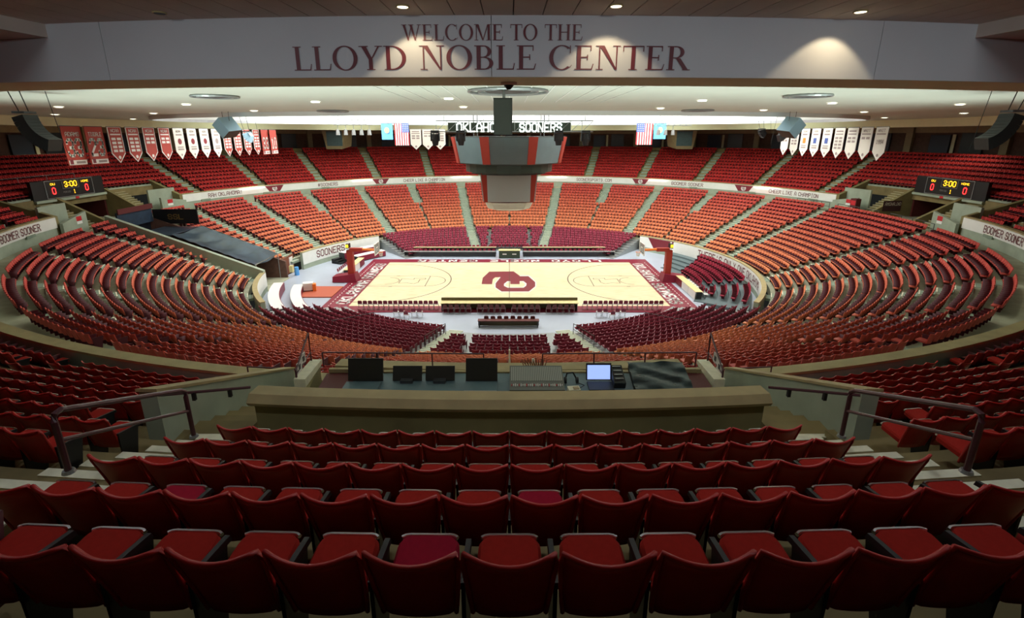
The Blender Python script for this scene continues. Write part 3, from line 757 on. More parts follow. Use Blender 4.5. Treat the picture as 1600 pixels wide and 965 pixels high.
for r in MAR:
    if r not in MARI: continue
    if 'm' not in cache: cache['m'] = one_seat_mesh((.25, .028, .055), 'courtside_seat')
    o = bpy.data.objects.new('courtside_seat', cache['m']); COL.objects.link(o)
    x, y, nx, ny, rz = frame(r[4], r[5]); o.location = (x, y, r[6]); o.rotation_euler = (0, 0, rz)
    blk = {0: 'far right', 1: 'far middle', 2: 'far left', 3: 'near right', 4: 'near middle', 5: 'near left'}[r[0]]
    tag(o, 'maroon seat, %s row from court, %s from left, %s courtside stand' % (ordn(8 - r[1]) if r[0] != 4 else ordn(5 - r[1]), ordn(r[3] - 1 - r[2]) if r[3] - 1 - r[2] < 29 else 'number %d' % (r[3] - r[2]), blk), 'seat', 'courtside stand seats')

# ------------------------------------------------------------------ foreground seats with all their parts
def shell_mesh():
    m = MB(); NU, NV = 10, 7
    def pt(u, v, off):
        hw = .188 + .038 * v ** .8
        if v > .86: hw -= (v - .86) * .10
        z = .33 + .515 * v - .032 * (1 - u * u) * v ** 3
        y = .055 + .135 * v ** 1.15 + .05 * (1 - u * u) * (.5 + .5 * v)
        return (u * hw, y + off, z)
    for off in (0, .035):
        for j in range(NV + 1):
            for i in range(NU + 1):
                u = -1 + 2 * i / NU; v = j / NV
                e = .012 if (i in (0, NU) or j == NV) else 0
                m.v.append(pt(u, v, off + (e if off == 0 else -e)))
    N = (NU + 1) * (NV + 1); idx = lambda s, i, j: s * N + j * (NU + 1) + i
    for j in range(NV):
        for i in range(NU):
            m.f.append((idx(0, i, j), idx(0, i + 1, j), idx(0, i + 1, j + 1), idx(0, i, j + 1)))
            m.f.append((idx(1, i, j + 1), idx(1, i + 1, j + 1), idx(1, i + 1, j), idx(1, i, j)))
    for j in range(NV):
        m.f.append((idx(0, 0, j + 1), idx(1, 0, j + 1), idx(1, 0, j), idx(0, 0, j))); m.f.append((idx(0, NU, j), idx(1, NU, j), idx(1, NU, j + 1), idx(0, NU, j + 1)))
    for i in range(NU):
        m.f.append((idx(0, i, NV), idx(0, i + 1, NV), idx(1, i + 1, NV), idx(1, i, NV))); m.f.append((idx(1, i, 0), idx(1, i + 1, 0), idx(0, i + 1, 0), idx(0, i, 0)))
    # raised rim running round the sides and top of the rear face
    path = [pt(-1, j / NV, .03) for j in range(0, NV + 1)] + [pt(-1 + 2 * i / NU, 1, .03) for i in range(1, NU)] + [pt(1, j / NV, .03) for j in range(NV, -1, -1)]
    m.tube(path, .0135, 6)
    return m
def pan_pts(n=5):
    w1, w0, Lp, r = .176, .184, .34, .06
    pts = [(-w0, 0), (w0, 0)]
    for i in range(n): q = PI / 2 * i / (n - 1); pts.append((w1 - r + r * math.cos(q), Lp - r + r * math.sin(q)))
    for i in range(n): q = PI / 2 + PI / 2 * i / (n - 1); pts.append((-w1 + r + r * math.cos(q), Lp - r + r * math.sin(q)))
    return pts
TILT = R_(4)
def pan3(x, l, h): return (x, .085 - l * math.cos(TILT) - h * math.sin(TILT) * -1 * 0 - h * 0, .435 + l * math.sin(TILT) + h)
def make_seat(cush):
    e = empty('arena_seat')
    shell_mesh().obj('backrest', REDSEAT, e, True)
    pts = pan_pts(); m = MB()
    inner = [(x * .9, .02 + l * .93) for x, l in pts]
    n = len(pts); vs = [pan3(x, l, -.05) for x, l in pts] + [pan3(x, l, .0) for x, l in pts] + [pan3(x, l, .022) for x, l in inner]
    m.add(vs, [tuple(range(n))] + [(i, n + i, n + (i + 1) % n, (i + 1) % n) for i in range(n)] + [(n + i, 2 * n + i, 2 * n + (i + 1) % n, n + (i + 1) % n) for i in range(n)] + [tuple(range(3 * n - 1, 2 * n - 1, -1))])
    pan = m.obj('seat_cushion', cush, e)
    t = MB(); path = [pan3(x * 1.02, l + .01, .012) for x, l in pts[4:-2]]; t.tube(path, .0125, 6); t.obj('metal_trim', CHROME, pan)
    a = MB(); a.hexa([(-.247, -.21, .475), (-.213, -.21, .475), (-.213, .12, .52), (-.247, .12, .52)], [(-.245, -.20, .515), (-.215, -.20, .515), (-.215, .12, .56), (-.245, .12, .56)]); a.obj('armrest', BLACK, e)
    s = MB(); s.hexa([(-.242, -.06, 0), (-.22, -.06, 0), (-.22, .12, 0), (-.242, .12, 0)], [(-.242, -.17, .48), (-.22, -.17, .48), (-.22, .12, .53), (-.242, .12, .53)]); s.obj('side_standard', BLACKM, e)
    return e
proto = make_seat(REDCUSH); protoc = make_seat(PINKCUSH)
used = {0: False, 1: False}
ROWN = {11: 'rear row', 10: 'second rearmost row', 9: 'third rearmost row', 8: 'fourth rearmost row', 7: 'fifth rearmost row'}
def rown(k): return ROWN.get(k, '%s row behind parapet' % ORD[k])
for r in sorted(UPI, key=lambda r: (r[0], r[1], r[2])):
    si, k, i, n_, p, d, z = r
    blk = 'centre block' if si == NEARC else ('block beyond left stairs' if si == NEARC + 1 else ('block beyond right stairs' if si == NEARC - 1 else 'outer %s block' % side_name(p)))
    il = n_ - 1 - i
    special = (si == NEARC and k == 11 and il == 7) or (si == NEARC and k == 10 and il == 8) or (si == NEARC and k == 10 and il == 2)
    x, y, nx, ny, rz = frame(p, d)
    lab = 'red seat%s, %s, %s from left, %s' % (' with bright crimson cushion' if special else '', rown(k), ordn(il), blk)
    src = protoc if special else proto; q = int(special)
    if not used[q]:
        src.location = (x, y, z); src.rotation_euler = (0, 0, rz); tag(src, lab, 'seat', 'red upper deck seats'); used[q] = True
    else:
        copy_tree(src, (x, y, z), rz, lab, 'red upper deck seats')
# ------------------------------------------------------------------ basketball court
ct = empty('basketball_court', 'pale maple basketball court with maroon border and crimson centre emblem', 'court')
MB().box((0, 0, .025), (28.66, 15.24, .05)).obj('wood_floor', WOOD, ct)
for c_, d_ in (((-15.5, 0, .024), (2.34, 18.3, .048)), ((15.5, 0, .024), (2.34, 18.3, .048)), ((0, 8.385, .024), (28.66, 1.53, .048)), ((0, -8.385, .024), (28.66, 1.53, .048))):
    MB().box(c_, d_).obj('border', MAROON, ct)
def flat(pts, z, name, m): return MB().poly([(x, y, z) for x, y in pts]).obj(name, m, ct)
LINE = mat('court_line', (.10, .07, .05), .5)
def line(pts, wd, name='court_line', z=.056, m=LINE):
    b = MB()
    for (x0, y0), (x1, y1) in zip(pts[:-1], pts[1:]):
        L = math.hypot(x1 - x0, y1 - y0); ux, uy = -(y1 - y0) / L * wd / 2, (x1 - x0) / L * wd / 2
        b.poly([(x0 + ux, y0 + uy, z), (x0 - ux, y0 - uy, z), (x1 - ux, y1 - uy, z), (x1 + ux, y1 + uy, z)])
    return b.obj(name, m, ct)
line([(0, -7.62), (0, 7.62)], .06, z=.066)
for s_ in (-1, 1):
    hx = s_ * 12.73
    arc = [(hx - s_ * 6.6 * math.cos(q), 6.6 * math.sin(q)) for q in np.linspace(-PI / 2 * .98, PI / 2 * .98, 40)]
    line([(s_ * 14.33, arc[0][1])] + arc + [(s_ * 14.33, arc[-1][1])], .10, 'three_point_line')
    line([(s_ * 14.33, 1.83), (s_ * 8.53, 1.83), (s_ * 8.53, -1.83), (s_ * 14.33, -1.83)], .075, 'lane_line')
    line([(s_ * 8.53 - s_ * 1.83 * math.cos(q), 1.83 * math.sin(q)) for q in np.linspace(-PI / 2, PI / 2, 20)], .075, 'free_throw_circle')
    line([(hx - s_ * 1.2 * math.cos(q), 1.2 * math.sin(q)) for q in np.linspace(-PI / 2, PI / 2, 16)], .07, 'restricted_arc')
    # outline of the state panhandle marking in the lane
    st = [(0, 1.0), (1.2, 1.0), (1.2, .55), (2.5, .75), (2.5, -.8), (1.7, -.65), (.9, -1.0), (.55, -.5), (.55, .55), (0, .55), (0, 1.0)]
    line([(s_ * (8.9 + x), y) for x, y in st], .075, 'lane_emblem')
    for yy in (1.83, -1.83): MB().box((s_ * 12.0, yy * 1.02, .055), (.35, .09, .01)).obj('lane_block', LINE, ct)
    ps, W = block_text('OKLAHOMA SOONERS', 1.25)
    if s_ < 0: fn = lambda u, v: (-v, u, .055)
    else: fn = lambda u, v: (v, -u, .055)
    lay_text(ps, W, fn, -7.1, 7.1, 14.55, 15.75, 'border_lettering', FWHITE, ct)
    dm = MB()
    for i in range(26): dm.box((s_ * 16.15, -7.6 + i * .6, .053), (.07, .26, .008))
    dm.obj('dashed_line', FWHITE, ct)
ps, W = block_text('LLOYD NOBLE CENTER', 1.3)
k_ = 0
xs = 10.6; polys = []; x_ = 0
words = 'LLOYD NOBLE CENTER'
step = 2 * xs / (len(words) - 1)
for i, ch in enumerate(words):
    if ch == ' ': continue
    pp, W1 = block_text(ch, 1.4); cx0 = xs - i * step
    lay_text(pp, W1, lambda u, v: (cx0 - u, 8.85 - v, .055), -.45, .45, 0, .95, 'border_lettering', FWHITE, ct)
def cp(x, y): q = atz(400 + x / 3.2, 350 + y / 3.2, .05); return (q.x, q.y)
Oo = [(1198, 296), (1226, 262), (1362, 260), (1396, 290), (1396, 312), (1364, 337), (1228, 337), (1198, 317)]
Oi = [(1240, 299), (1256, 286), (1337, 285), (1353, 297), (1351, 308), (1338, 318), (1258, 318), (1240, 309)]
Ua = [(1128, 300), (1134, 268), (1166, 238), (1288, 236), (1318, 258), (1318, 300)]
Ui = [(1180, 300), (1184, 276), (1196, 266), (1262, 264), (1270, 272), (1272, 300)]
def ringp(o, i, z, name, m):
    b = MB(); n = len(o); b.add([(*cp(*p), z) for p in o] + [(*cp(*p), z) for p in i], [(j, (j + 1) % n, n + (j + 1) % n, n + j) for j in range(n)]); return b.obj(name, m, ct)
def stripp(o, i, z, name, m):
    b = MB(); n = len(o); b.add([(*cp(*p), z) for p in o] + [(*cp(*p), z) for p in i], [(j, j + 1, n + j + 1, n + j) for j in range(n - 1)]); return b.obj(name, m, ct)
def grow(poly, k):
    cx, cy = np.mean([p[0] for p in poly]), np.mean([p[1] for p in poly]); return [(cx + (x - cx) * k, cy + (y - cy) * (1 + (k - 1) * 1.8)) for x, y in poly]
EMB = mat('emblem_crimson', (.20, .022, .035), .4)
ringp(grow(Oo, 1.05), grow(Oi, .88), .0575, 'emblem_outline', FWHITE); stripp(Ua, Ui, .0595, 'emblem_letter', EMB); ringp(Oo, Oi, .062, 'emblem_letter', EMB)

# ------------------------------------------------------------------ basketball hoops
def hoop(s_, label):
    e = empty('basketball_hoop', label, 'basketball hoop', (s_ * 16.7, 0.2, .05))
    q = lambda x: -s_ * x
    b = MB(); b.hexa([(q(-1.6), -.75, 0), (q(.9), -.75, 0), (q(.9), .75, 0), (q(-1.6), .75, 0)][::(1 if s_ < 0 else -1)], [(q(-1.6), -.6, .55), (q(.7), -.6, .85), (q(.7), .6, .85), (q(-1.6), .6, .55)][::(1 if s_ < 0 else -1)]); b.obj('base', MAROON, e)
    MB().box((q(.25), 0, 1.9), (.62, .55, 2.3)).obj('post_padding', SCRED, e)
    m = MB(); m.box((q(.25), 0, 3.1), (.6, .5, .35)); m.box((q(.9), 0, 3.32), (1.3, .42, .34)); m.obj('shoulder_padding', SCRED, e)
    MB().tube([(q(1.4), 0, 3.35), (q(2.95), 0, 3.28)], .13, 8).obj('boom_arm', ORANGE, e)
    b = MB()
    for yy in (-.9, .9): b.box((q(3.05), yy, 3.45), (.06, .08, 1.15))
    for zz in (2.9, 4.0): b.box((q(3.05), 0, zz), (.06, 1.85, .09))
    for yy in (-.3, .3): b.box((q(3.06), yy, 3.33), (.03, .05, .46))
    b.box((q(3.06), 0, 3.55), (.03, .62, .05)); bd = b.obj('backboard', FWHITE, e)
    gl = mat('backboard_glass', (.25, .30, .30), .1); MB().box((q(3.04), 0, 3.45), (.012, 1.75, 1.05)).obj('glass', gl, bd)
    rim = MB(); cx = q(3.42); rim.tube([(cx + .23 * math.cos(t), .23 * math.sin(t), 3.05) for t in [2 * PI * i / 16 for i in range(16)]], .02, 6, True); rm = rim.obj('rim', ORANGE, e)
    nt_ = MB()
    for i in range(12):
        t = 2 * PI * i / 12; t2 = t + .5
        nt_.tube([(cx + .22 * math.cos(t), .22 * math.sin(t), 3.04), (cx + .13 * math.cos(t2), .13 * math.sin(t2), 2.62)], .012, 4)
        nt_.tube([(cx + .22 * math.cos(t), .22 * math.sin(t), 3.04), (cx + .13 * math.cos(t - .5), .13 * math.sin(t - .5), 2.62)], .012, 4)
    nt_.obj('net', FWHITE, rm)
    m = MB(); m.box((q(.1), 0, 3.72), (.3, .7, .42)); sc = m.obj('shot_clock', BLACK, e)
    MB().box((q(.1) , -.36, 3.75), (.28, .02, .3)).obj('clock_face', LED_Y, sc)
    MB().box((q(.1), 0, 3.98), (.1, .25, .18)).obj('clock_lamp', FWHITE, sc)
    return e
hoop(-1, 'red padded portable basketball hoop at the left end of court'); hoop(1, 'red padded portable basketball hoop at the right end of court')
# red pad folded down behind the left hoop
m = MB(); m.box((-18.3, -3.6, .05), (3.2, 3.3, .1)); tag(m.obj('floor_mat', mat('terracotta_mat', (.45, .10, .05), .6), None), 'terracotta floor mat behind the left hoop', 'mat')

# ------------------------------------------------------------------ chairs and tables at court side
def folding_chair(name, sm, fm):
    e = empty(name)
    MB().box((0, 0, .44), (.38, .38, .05)).obj('seat', sm, e)
    b = MB(); ol = [(-.18, .5), (.18, .5), (.185, .76), (.12, .84), (-.12, .84), (-.185, .76)]; b.hexa([(x, .2 + (z - .5) * .2, z) for x, z in ol], [(x, .24 + (z - .5) * .2, z) for x, z in ol]); b.obj('backrest', fm, e)
    for sx in (-1, 1):
        MB().tube([(sx * .21, -.2, .01), (sx * .21, .25, .58)], .014, 5).obj('leg', CHROMEG, e)
        MB().tube([(sx * .19, .24, .01), (sx * .19, -.12, .44)], .014, 5).obj('leg', CHROMEG, e)
    return e
cw = folding_chair('folding_chair', FWHITE, MAROON); cb = folding_chair('padded_chair', mat('brown_maroon_pad', (.12, .03, .028), .6), MATS['brown_maroon_pad'])
first = {id(cw): True, id(cb): True}
def put(src, loc, rz, lab, grp):
    if first[id(src)]:
        first[id(src)] = False; src.location = loc; src.rotation_euler = (0, 0, rz); tag(src, lab, 'chair', grp); return src
    return copy_tree(src, loc, rz, lab, grp)
# backs to the camera: local +y (back) points to -Y
for sx, nm in ((-1, 'left'), (1, 'right')):
    for i in range(16):
        x = sx * (13.0 - i * .44) if sx < 0 else 6.6 + i * .44
        put(cw, (x, -8.3, .05), PI, 'white-seated bench chair beside the %s half sideline, %s from the left' % (nm, ORD[i]), 'sideline bench chairs')
    for i in range(5):
        put(cw, (sx * 8.5 + (i - 2) * .5 - (0 if sx < 0 else 0), -10.15 - (.6 if i == 2 else 0), 0), PI, 'spare white-seated chair behind the %s bench, %s from the left' % (nm, ORD[i]), 'spare chairs behind the bench')
def table(name, label, x0, x1, y, z, dep, top, skirt):
    e = empty(name, label, 'table')
    MB().box(((x0 + x1) / 2, y, z), (x1 - x0, dep, .05)).obj('table_top', top, e)
    if skirt is not None: MB().box(((x0 + x1) / 2, y + dep / 2 - .03, z / 2), (x1 - x0, .05, z - .06)).obj('front_panel', skirt, e)
    for x in (x0 + .1, x1 - .1): MB().box((x, y, z / 2), (.06, dep * .8, z - .04)).obj('leg', DGREY, e)
    return e
OLIVE = mat('olive_fascia', (.09, .08, .03), .5)
table('scorers_table', 'long scorers table with yellow top along the near sideline', -5.95, 5.95, -8.6, .72, .8, WOODT, None)
st_ = bpy.data.objects['scorers_table']; st_.location.z = .05; MB().box((0, -8.2, .5), (11.9, .1, .98)).obj('front_panel', OLIVE, st_)
for i in range(20):
    x = -5.5 + (i // 5) * 2.95 + (i % 5) * .50
    put(cb, (x, -9.25, 0), PI, 'padded brown chair at the scorers table, %s from the left' % ordn(i), 'scorers table chairs')
table('press_table', 'small brown press table standing behind the scorers table', -2.5, 2.35, -12.35, .58, .5, MATS['brown_maroon_pad'], OLIVE)
for i in range(8):
    put(cb, (-1.85 + i * .53, -11.8 - .05 * (i % 2), 0), PI, 'padded brown chair at the press table, %s from the left' % ORD[i], 'press table chairs')
# far press rows and the dark stand in the middle
for sx, nm in ((-1, 'left'), (1, 'right')):
    for rr in range(2):
        y = 10.5 + rr * 1.25
        x0, x1 = (-13.2 + rr * 1.0, -1.7) if sx < 0 else (1.7, 13.2 - rr * 1.0)
        table('press_bench', '%s press bench on the far %s side of the court' % (('front grey', 'rear beige')[rr], nm), x0, x1, y, .72 + .25 * rr, .5, (CHROMEG, TAN)[rr], DGREY)
        for i in range(20):
            x = x0 + .3 + i * ((x1 - x0 - .6) / 19)
            put(cw, (x, y + .55, .0 + .25 * rr), 0, 'white chair on the far %s press bench, %s row, %s from the left' % (nm, ('front', 'rear')[rr], ordn(i)), 'far press chairs')
e = empty('scorer_stand', 'dark green stand with pale top at the far middle sideline', 'table')
MB().box((0, 9.95, .5), (2.6, .5, .95)).obj('front_panel', GREENB, e); MB().box((0, 10.1, 1.0), (2.7, .8, .06)).obj('table_top', WOODT, e)
for x in (-.6, .6): MB().box((x, 9.69, .55), (.5, .02, .12)).obj('logo_plate', FWHITE, e)
# end tables by the hoops
for s_, nm in ((-1, 'left'), (1, 'right')):
    e = empty('end_table', 'yellow-topped media table with printed panels by the %s hoop' % nm, 'table')
    y0 = 4.3 if s_ < 0 else -3.2
    MB().box((s_ * 17.5, y0, .78), (.7, 5.4, .05)).obj('table_top', WOODT, e)
    for i in range(3): MB().box((s_ * 17.17, y0 - 1.8 + i * 1.8, .4), (.04, 1.74, .72)).obj('front_panel', (CRIM, FWHITE, CRIM)[i] if s_ < 0 else (FWHITE, FWHITE, CRIM)[i], e)
    for yy in (-2.5, 2.5): MB().box((s_ * 17.6, y0 + yy, .38), (.5, .05, .74)).obj('leg', DGREY, e)
    for i in range(9):
        put(cw, (s_ * 18.3, y0 - 2.3 + i * .57, 0), -s_ * PI / 2, 'small chair behind the %s media table, %s from the near end' % (nm, ORD[i]), 'media table chairs')
# ------------------------------------------------------------------ maroon stands at the left end, seat rows at the right end
for i, (a0, a1, d, z) in enumerate(((R_(49), R_(64), -1.6, 1.15), (R_(49), R_(62), -3.1, .75))):
    e = empty('bench_stand', '%s maroon skirted bench stand under the SOONERS wall' % ('rear', 'front')[i], 'stand')
    sweep(MB(), rect(d - .5, d + .5, z - .06, z), -a1, -a0, 14).obj('bench_top', FWHITE, e)
    sweep(MB(), rect(d - .52, d - .46, .12, z - .04), -a1, -a0, 14).obj('skirt', MAROON, e)
    sweep(MB(), rect(d - .45, d + .5, 0, z - .08), -a1, -a0, 14).obj('platform', DGREY, e)
    for j in range(3): sweep(MB(), rect(d - .9 + .45 * j, d + .5, 0, .18 * (j + 1)), -a1 - .06, -a1 - .003, 3).obj('step', BLACK, e)
for i, (d, z) in enumerate(((-1.2, .9), (-3.0, .6))):
    e = empty('curved_bench', '%s curved white-topped bench stand at the near left corner' % ('outer', 'inner')[i], 'stand')
    sweep(MB(), rect(d - .45, d + .45, z - .06, z), -R_(124), -R_(100), 14).obj('bench_top', FWHITE, e)
    sweep(MB(), rect(d - .5, d - .44, .1, z - .03), -R_(124), -R_(100), 14).obj('skirt', MAROON, e)
    sweep(MB(), rect(d - .42, d + .42, 0, z - .07), -R_(124), -R_(100), 14).obj('platform', DGREY, e)
e = empty('cleaning_cart', 'white utility cart with orange bag on the left floor', 'cart', (-19.6, -3.3, 0), .3)
MB().box((0, 0, .55), (.9, .7, .7)).obj('body', FWHITE, e); MB().box((.55, -.2, .45), (.3, .5, .7)).obj('bag', ORANGE, e); MB().box((-.3, .9, .4), (.6, .5, .55)).obj('tray', FWHITE, e)
for dx, dy in ((-.35, -.28), (.35, -.28), (-.35, .28), (.35, .28)): MB().cyl((dx, dy - .03, .1), (dx, dy + .03, .1), .1).obj('wheel', BLACK, e)
rows_e = []
for rr in range(5):
    d = -1.1 - rr * .95; z = .75 - rr * .17
    for i, p in enumerate(rows_between(R_(72 + rr * 2), R_(101), d, .1, .1, .5)):
        rows_e.append((rr, i, p, d, max(0, z)))
    ee = empty('end_riser', '%s grey riser carrying maroon chairs at the right end' % ('rear', 'fourth', 'middle', 'second', 'front')[rr], 'riser')
    sweep(MB(), rect(d - .47, d + .47, 0, max(.02, z)), R_(60 + rr * 2), R_(124 - rr * 2), 30).obj('platform', mat('riser_teal', (.10, .14, .15), .6), ee)
    for i, p in enumerate(rows_between(R_(105), R_(121 - rr * 2.5), d, .1, .1, .5)): rows_e.append((rr + 5, i, p, d, max(0, z)))
cm = one_seat_mesh((.30, .02, .045), 'stand_chair')
for rr, i, p, d, z in rows_e:
    o = bpy.data.objects.new('stand_chair', cm); COL.objects.link(o); x, y, nx, ny, rz = frame(p, d); o.location = (x, y, z); o.rotation_euler = (0, 0, rz)
    tag(o, 'maroon chair %s in the %s curved row behind the right hoop%s' % (ordn(i), ('rear', 'fourth', 'middle', 'second', 'front')[rr % 5], ', near group' if rr > 4 else ''), 'seat', 'right end seats')

# ------------------------------------------------------------------ left tunnel cover and clutter
e = empty('tunnel_cover', 'dark blue-black tarpaulin stretched over the left tunnel', 'tarpaulin')
m = MB(); NX, NY = 22, 8
for i in range(NX + 1):
    for j in range(NY + 1):
        x = -24.5 - 7.6 * i / NX; y = -3.25 + 4.6 * j / NY
        z = 2.65 + 3.0 * i / NX - .22 * math.sin(PI * j / NY) * (1 + .3 * math.sin(i * 1.3)) + .05 * math.sin(i * 2.1 + j)
        m.v.append((x, y, z))
m.f = [(i * (NY + 1) + j, i * (NY + 1) + j + 1, (i + 1) * (NY + 1) + j + 1, (i + 1) * (NY + 1) + j) for i in range(NX) for j in range(NY)]
m.obj('sheet', TARP, e, True)
MB().tube([(-24.5, -3.3, 2.66), (-24.5, 1.4, 2.66), (-32.2, 1.4, 5.68)], .045, 6).obj('edge_pipe', CHROME, e)
for y in (-3.2, 1.3): MB().cyl((-24.5, y, 0), (-24.5, y, 2.64), .04, 8).obj('pole', CHROMEG, e)
e = empty('drape_box', 'black draped booth with gold lettering above the left tunnel', 'booth')
MB().box((-36.9, -1.0, 6.9), (.15, 4.5, 1.5)).obj('rear_drape', mat('navy_drape', (.012, .03, .06), .7, .3, 3), e)
MB().box((-34.6, 1.45, 6.6), (4.6, .12, 1.5)).obj('side_drape', BLACK, e); MB().box((-36.7, -1, 7.75), (.1, 4.5, .5)).obj('valance', DARKRED, e)
MB().box((-34, -1, 5.55), (3.6, 4.5, .1)).obj('deck', TARP, e)
ps, W = block_text('SSL', 1.1); lay_text(ps, W, lambda u, v: (-34.4 + u, 1.385, v), -1.0, .6, 6.3, 6.85, 'gold_lettering', mat('gold_print', (.35, .22, .06), .5), e)
e = empty('storage_bay', 'brown walled storage bay beside the tunnel mouth', 'storage bay')
MB().box((-24.4, 3.1, .95), (.12, 2.8, 1.9)).obj('rear_wall', mat('rust_wall', (.20, .06, .03), .7), e); MB().box((-24.3, 3.7, .95), (.06, .8, 1.5)).obj('white_board', FWHITE, e)
MB().cone((-23.2, 2.4, 0), .25, .22, .9).obj('blue_drum', FBLUE, e); MB().box((-23.4, 1.7, .9), (.35, .4, .7)).obj('yellow_cloth', WOODT, e)

# ------------------------------------------------------------------ end scoreboards
for s_, nm in ((-1, 'left'), (1, 'right')):
    ph = s_ * ((POR0 + POR1) / 2 + .03)
    x, y, nx, ny, rz = frame(ph, 18.85)
    e = empty('end_scoreboard', 'black %s-end scoreboard with amber 3:00 clock and red zeros' % nm, 'scoreboard', (x, y, 8.95), rz)
    MB().box((0, 0, .85), (8.0, .3, 1.7)).obj('cabinet', BLACK, e)
    b = MB()
    for zz in (.06, 1.66): b.box((0, -.17, zz), (5.3, .04, .05))
    for xx in (-2.65, 2.65): b.box((xx, -.17, .86), (.05, .04, 1.6))
    for xx in (-.85, .95): b.box((xx, -.17, 1.2), (.03, .04, .75))
    b.box((.05, -.17, .83), (1.8, .04, .03)); b.obj('frame_lines', CHROMEG, e)
    MB().box((0, -.12, -.12), (8.0, .45, .22)).obj('ledge', CONCG, e)
    def led(txt, xc, z0, h, m, wd):
        ps, W = block_text(txt, .9, False); lay_text(ps, W, lambda u, v: (xc + u, -.19, v), -wd / 2, wd / 2, z0, z0 + h, 'digits', m, e)
    led('3', -.45, .95, .55, LED_Y, .36); led('00', .38, .95, .55, LED_Y, .8)
    c_ = MB(); c_.box((-.14, -.19, 1.35), (.07, .01, .07)); c_.box((-.14, -.19, 1.1), (.07, .01, .07)); c_.obj('digits', LED_Y, e)
    led('0', -1.85, .4, .65, LED_R, .4); led('0', 1.85, .4, .65, LED_R, .4); led('1', .35, .3, .38, LED_Y, .2)
    led('OU', -1.85, 1.25, .2, LED_Y, .5) if 'U' in BLK else led('OO', -1.85, 1.25, .2, LED_Y, .5)
    led('HOME', 1.75, 1.25, .2, LED_Y, .85); led('PERIOD', -.5, .42, .16, CHROMEG, .8)
    MB().box((-.3 * s_, -.36, -.12), (.4, .02, .22)).obj('exit_sign', SIGNR, e)
# right portal clutter: vending cabinet, dark banner and landing rails
x, y, nx, ny, rz = frame(POR0 + .028 * 5.0, 17.2)
e = empty('wall_banner', 'dark crimson banner sign on the right portal stair wall', 'sign', (x, y, 0), rz)
pb = POR0 + .028 * 5.2
m = MB(); m.add([PT(pb, 15.8, 6.9), PT(pb, 17.9, 6.9), PT(pb, 17.9, 8.0), PT(pb, 15.8, 8.0)], [(0, 1, 2, 3)])
o = m.obj('banner_face', mat('banner_dark', (.05, .012, .018), .6)); o.parent = e; o.matrix_parent_inverse = Matrix.LocRotScale((x, y, 0), Matrix.Rotation(rz, 3, 'Z'), None).inverted()
ps, W = block_text('OKLAHOMA', 1.0)
pbt = POR0 + .028 * 5.23
o = lay_text(ps, W, lambda u, v: PT(pbt, 17.8 - u, v), 0, 1.8, 7.5, 7.85, 'lettering', BANW); o.parent = e; o.matrix_parent_inverse = Matrix.LocRotScale((x, y, 0), Matrix.Rotation(rz, 3, 'Z'), None).inverted()
x, y, nx, ny, rz = frame(POR0 + .028 * 3.2, 14.5)
e = empty('vending_cabinet', 'tall dark red cabinet beside the right portal stairs', 'cabinet', (x, y, 6.3), rz)
MB().box((0, 0, .85), (.75, .6, 1.7)).obj('body', DARKRED, e); MB().box((0, -.31, 1.25), (.6, .02, .5)).obj('front_panel', SIGNR, e); MB().box((-.1, -.31, .6), (.25, .02, .25)).obj('label_plate', FWHITE, e)
def rail_run(label, pts, h=.95, mid=.5, m=DGREY, r=.03, name='guard_rail'):
    e = empty(name, label, 'railing')
    MB().tube([(p[0], p[1], p[2] + h) for p in pts], r, 6).obj('top_rail', m, e)
    if mid: MB().tube([(p[0], p[1], p[2] + mid) for p in pts], r * .8, 6).obj('mid_rail', m, e)
    for p in pts: MB().cyl((p[0], p[1], p[2]), (p[0], p[1], p[2] + h), r, 6).obj('post', m, e)
    return e
for a, b, lab in ((POR0 - .10, POR0 + .02, 'far'), (POR0 + .05, POR0 + .2, 'middle'), (POR0 + .24, POR1 - .02, 'near')):
    rail_run('dark metal guard rail on the right landing, %s run' % lab, [PT(q, 13.75, 6.3) for q in np.linspace(a, b, 5)])

# ------------------------------------------------------------------ centre-hung scoreboard
sb = empty('centre_scoreboard', 'large dark centre-hung scoreboard with red columns over the court', 'scoreboard', (-.05, 0, 0))
def oct_ring(ap, zs, name, m, widths=None, n=8, rot=PI / 8, side=None):
    b = MB()
    for apz, z in zs:
        r = apz / math.cos(PI / n)
        for i in range(n): b.v.append((r * math.cos(2 * PI * i / n + rot), r * math.sin(2 * PI * i / n + rot), z))
    L = len(zs)
    for l in range(L - 1):
        for i in range(n): b.f.append((l * n + i, l * n + (i + 1) % n, (l + 1) * n + (i + 1) % n, (l + 1) * n + i))
    b.f.append(tuple(range(n - 1, -1, -1))); b.f.append(tuple((L - 1) * n + i for i in range(n)))
    return b.obj(name, m, sb)
oct_ring(4.9, [(4.75, 12.15), (5.25, 14.6)], 'upper_housing', SCGRN)
def panel(ang, ap0, ap1, z0, z1, w0, w1, name, m, off=.05):
    c, s = math.cos(ang), math.sin(ang); b = MB()
    def p(a, w, z, o): return ((a + o) * c - w * s, (a + o) * s + w * c, z)
    b.hexa([p(ap0, -w0, z0, 0), p(ap0, -w0, z0, off), p(ap0, w0, z0, off), p(ap0, w0, z0, 0)], [p(ap1, -w1, z1, 0), p(ap1, -w1, z1, off), p(ap1, w1, z1, off), p(ap1, w1, z1, 0)])
    return b.obj(name, m, sb)
for i in range(8):
    ang = -PI / 2 + i * PI / 4
    panel(ang, 4.76, 5.22, 12.22, 14.5, 1.9, 2.05, 'screen', SCREEN)
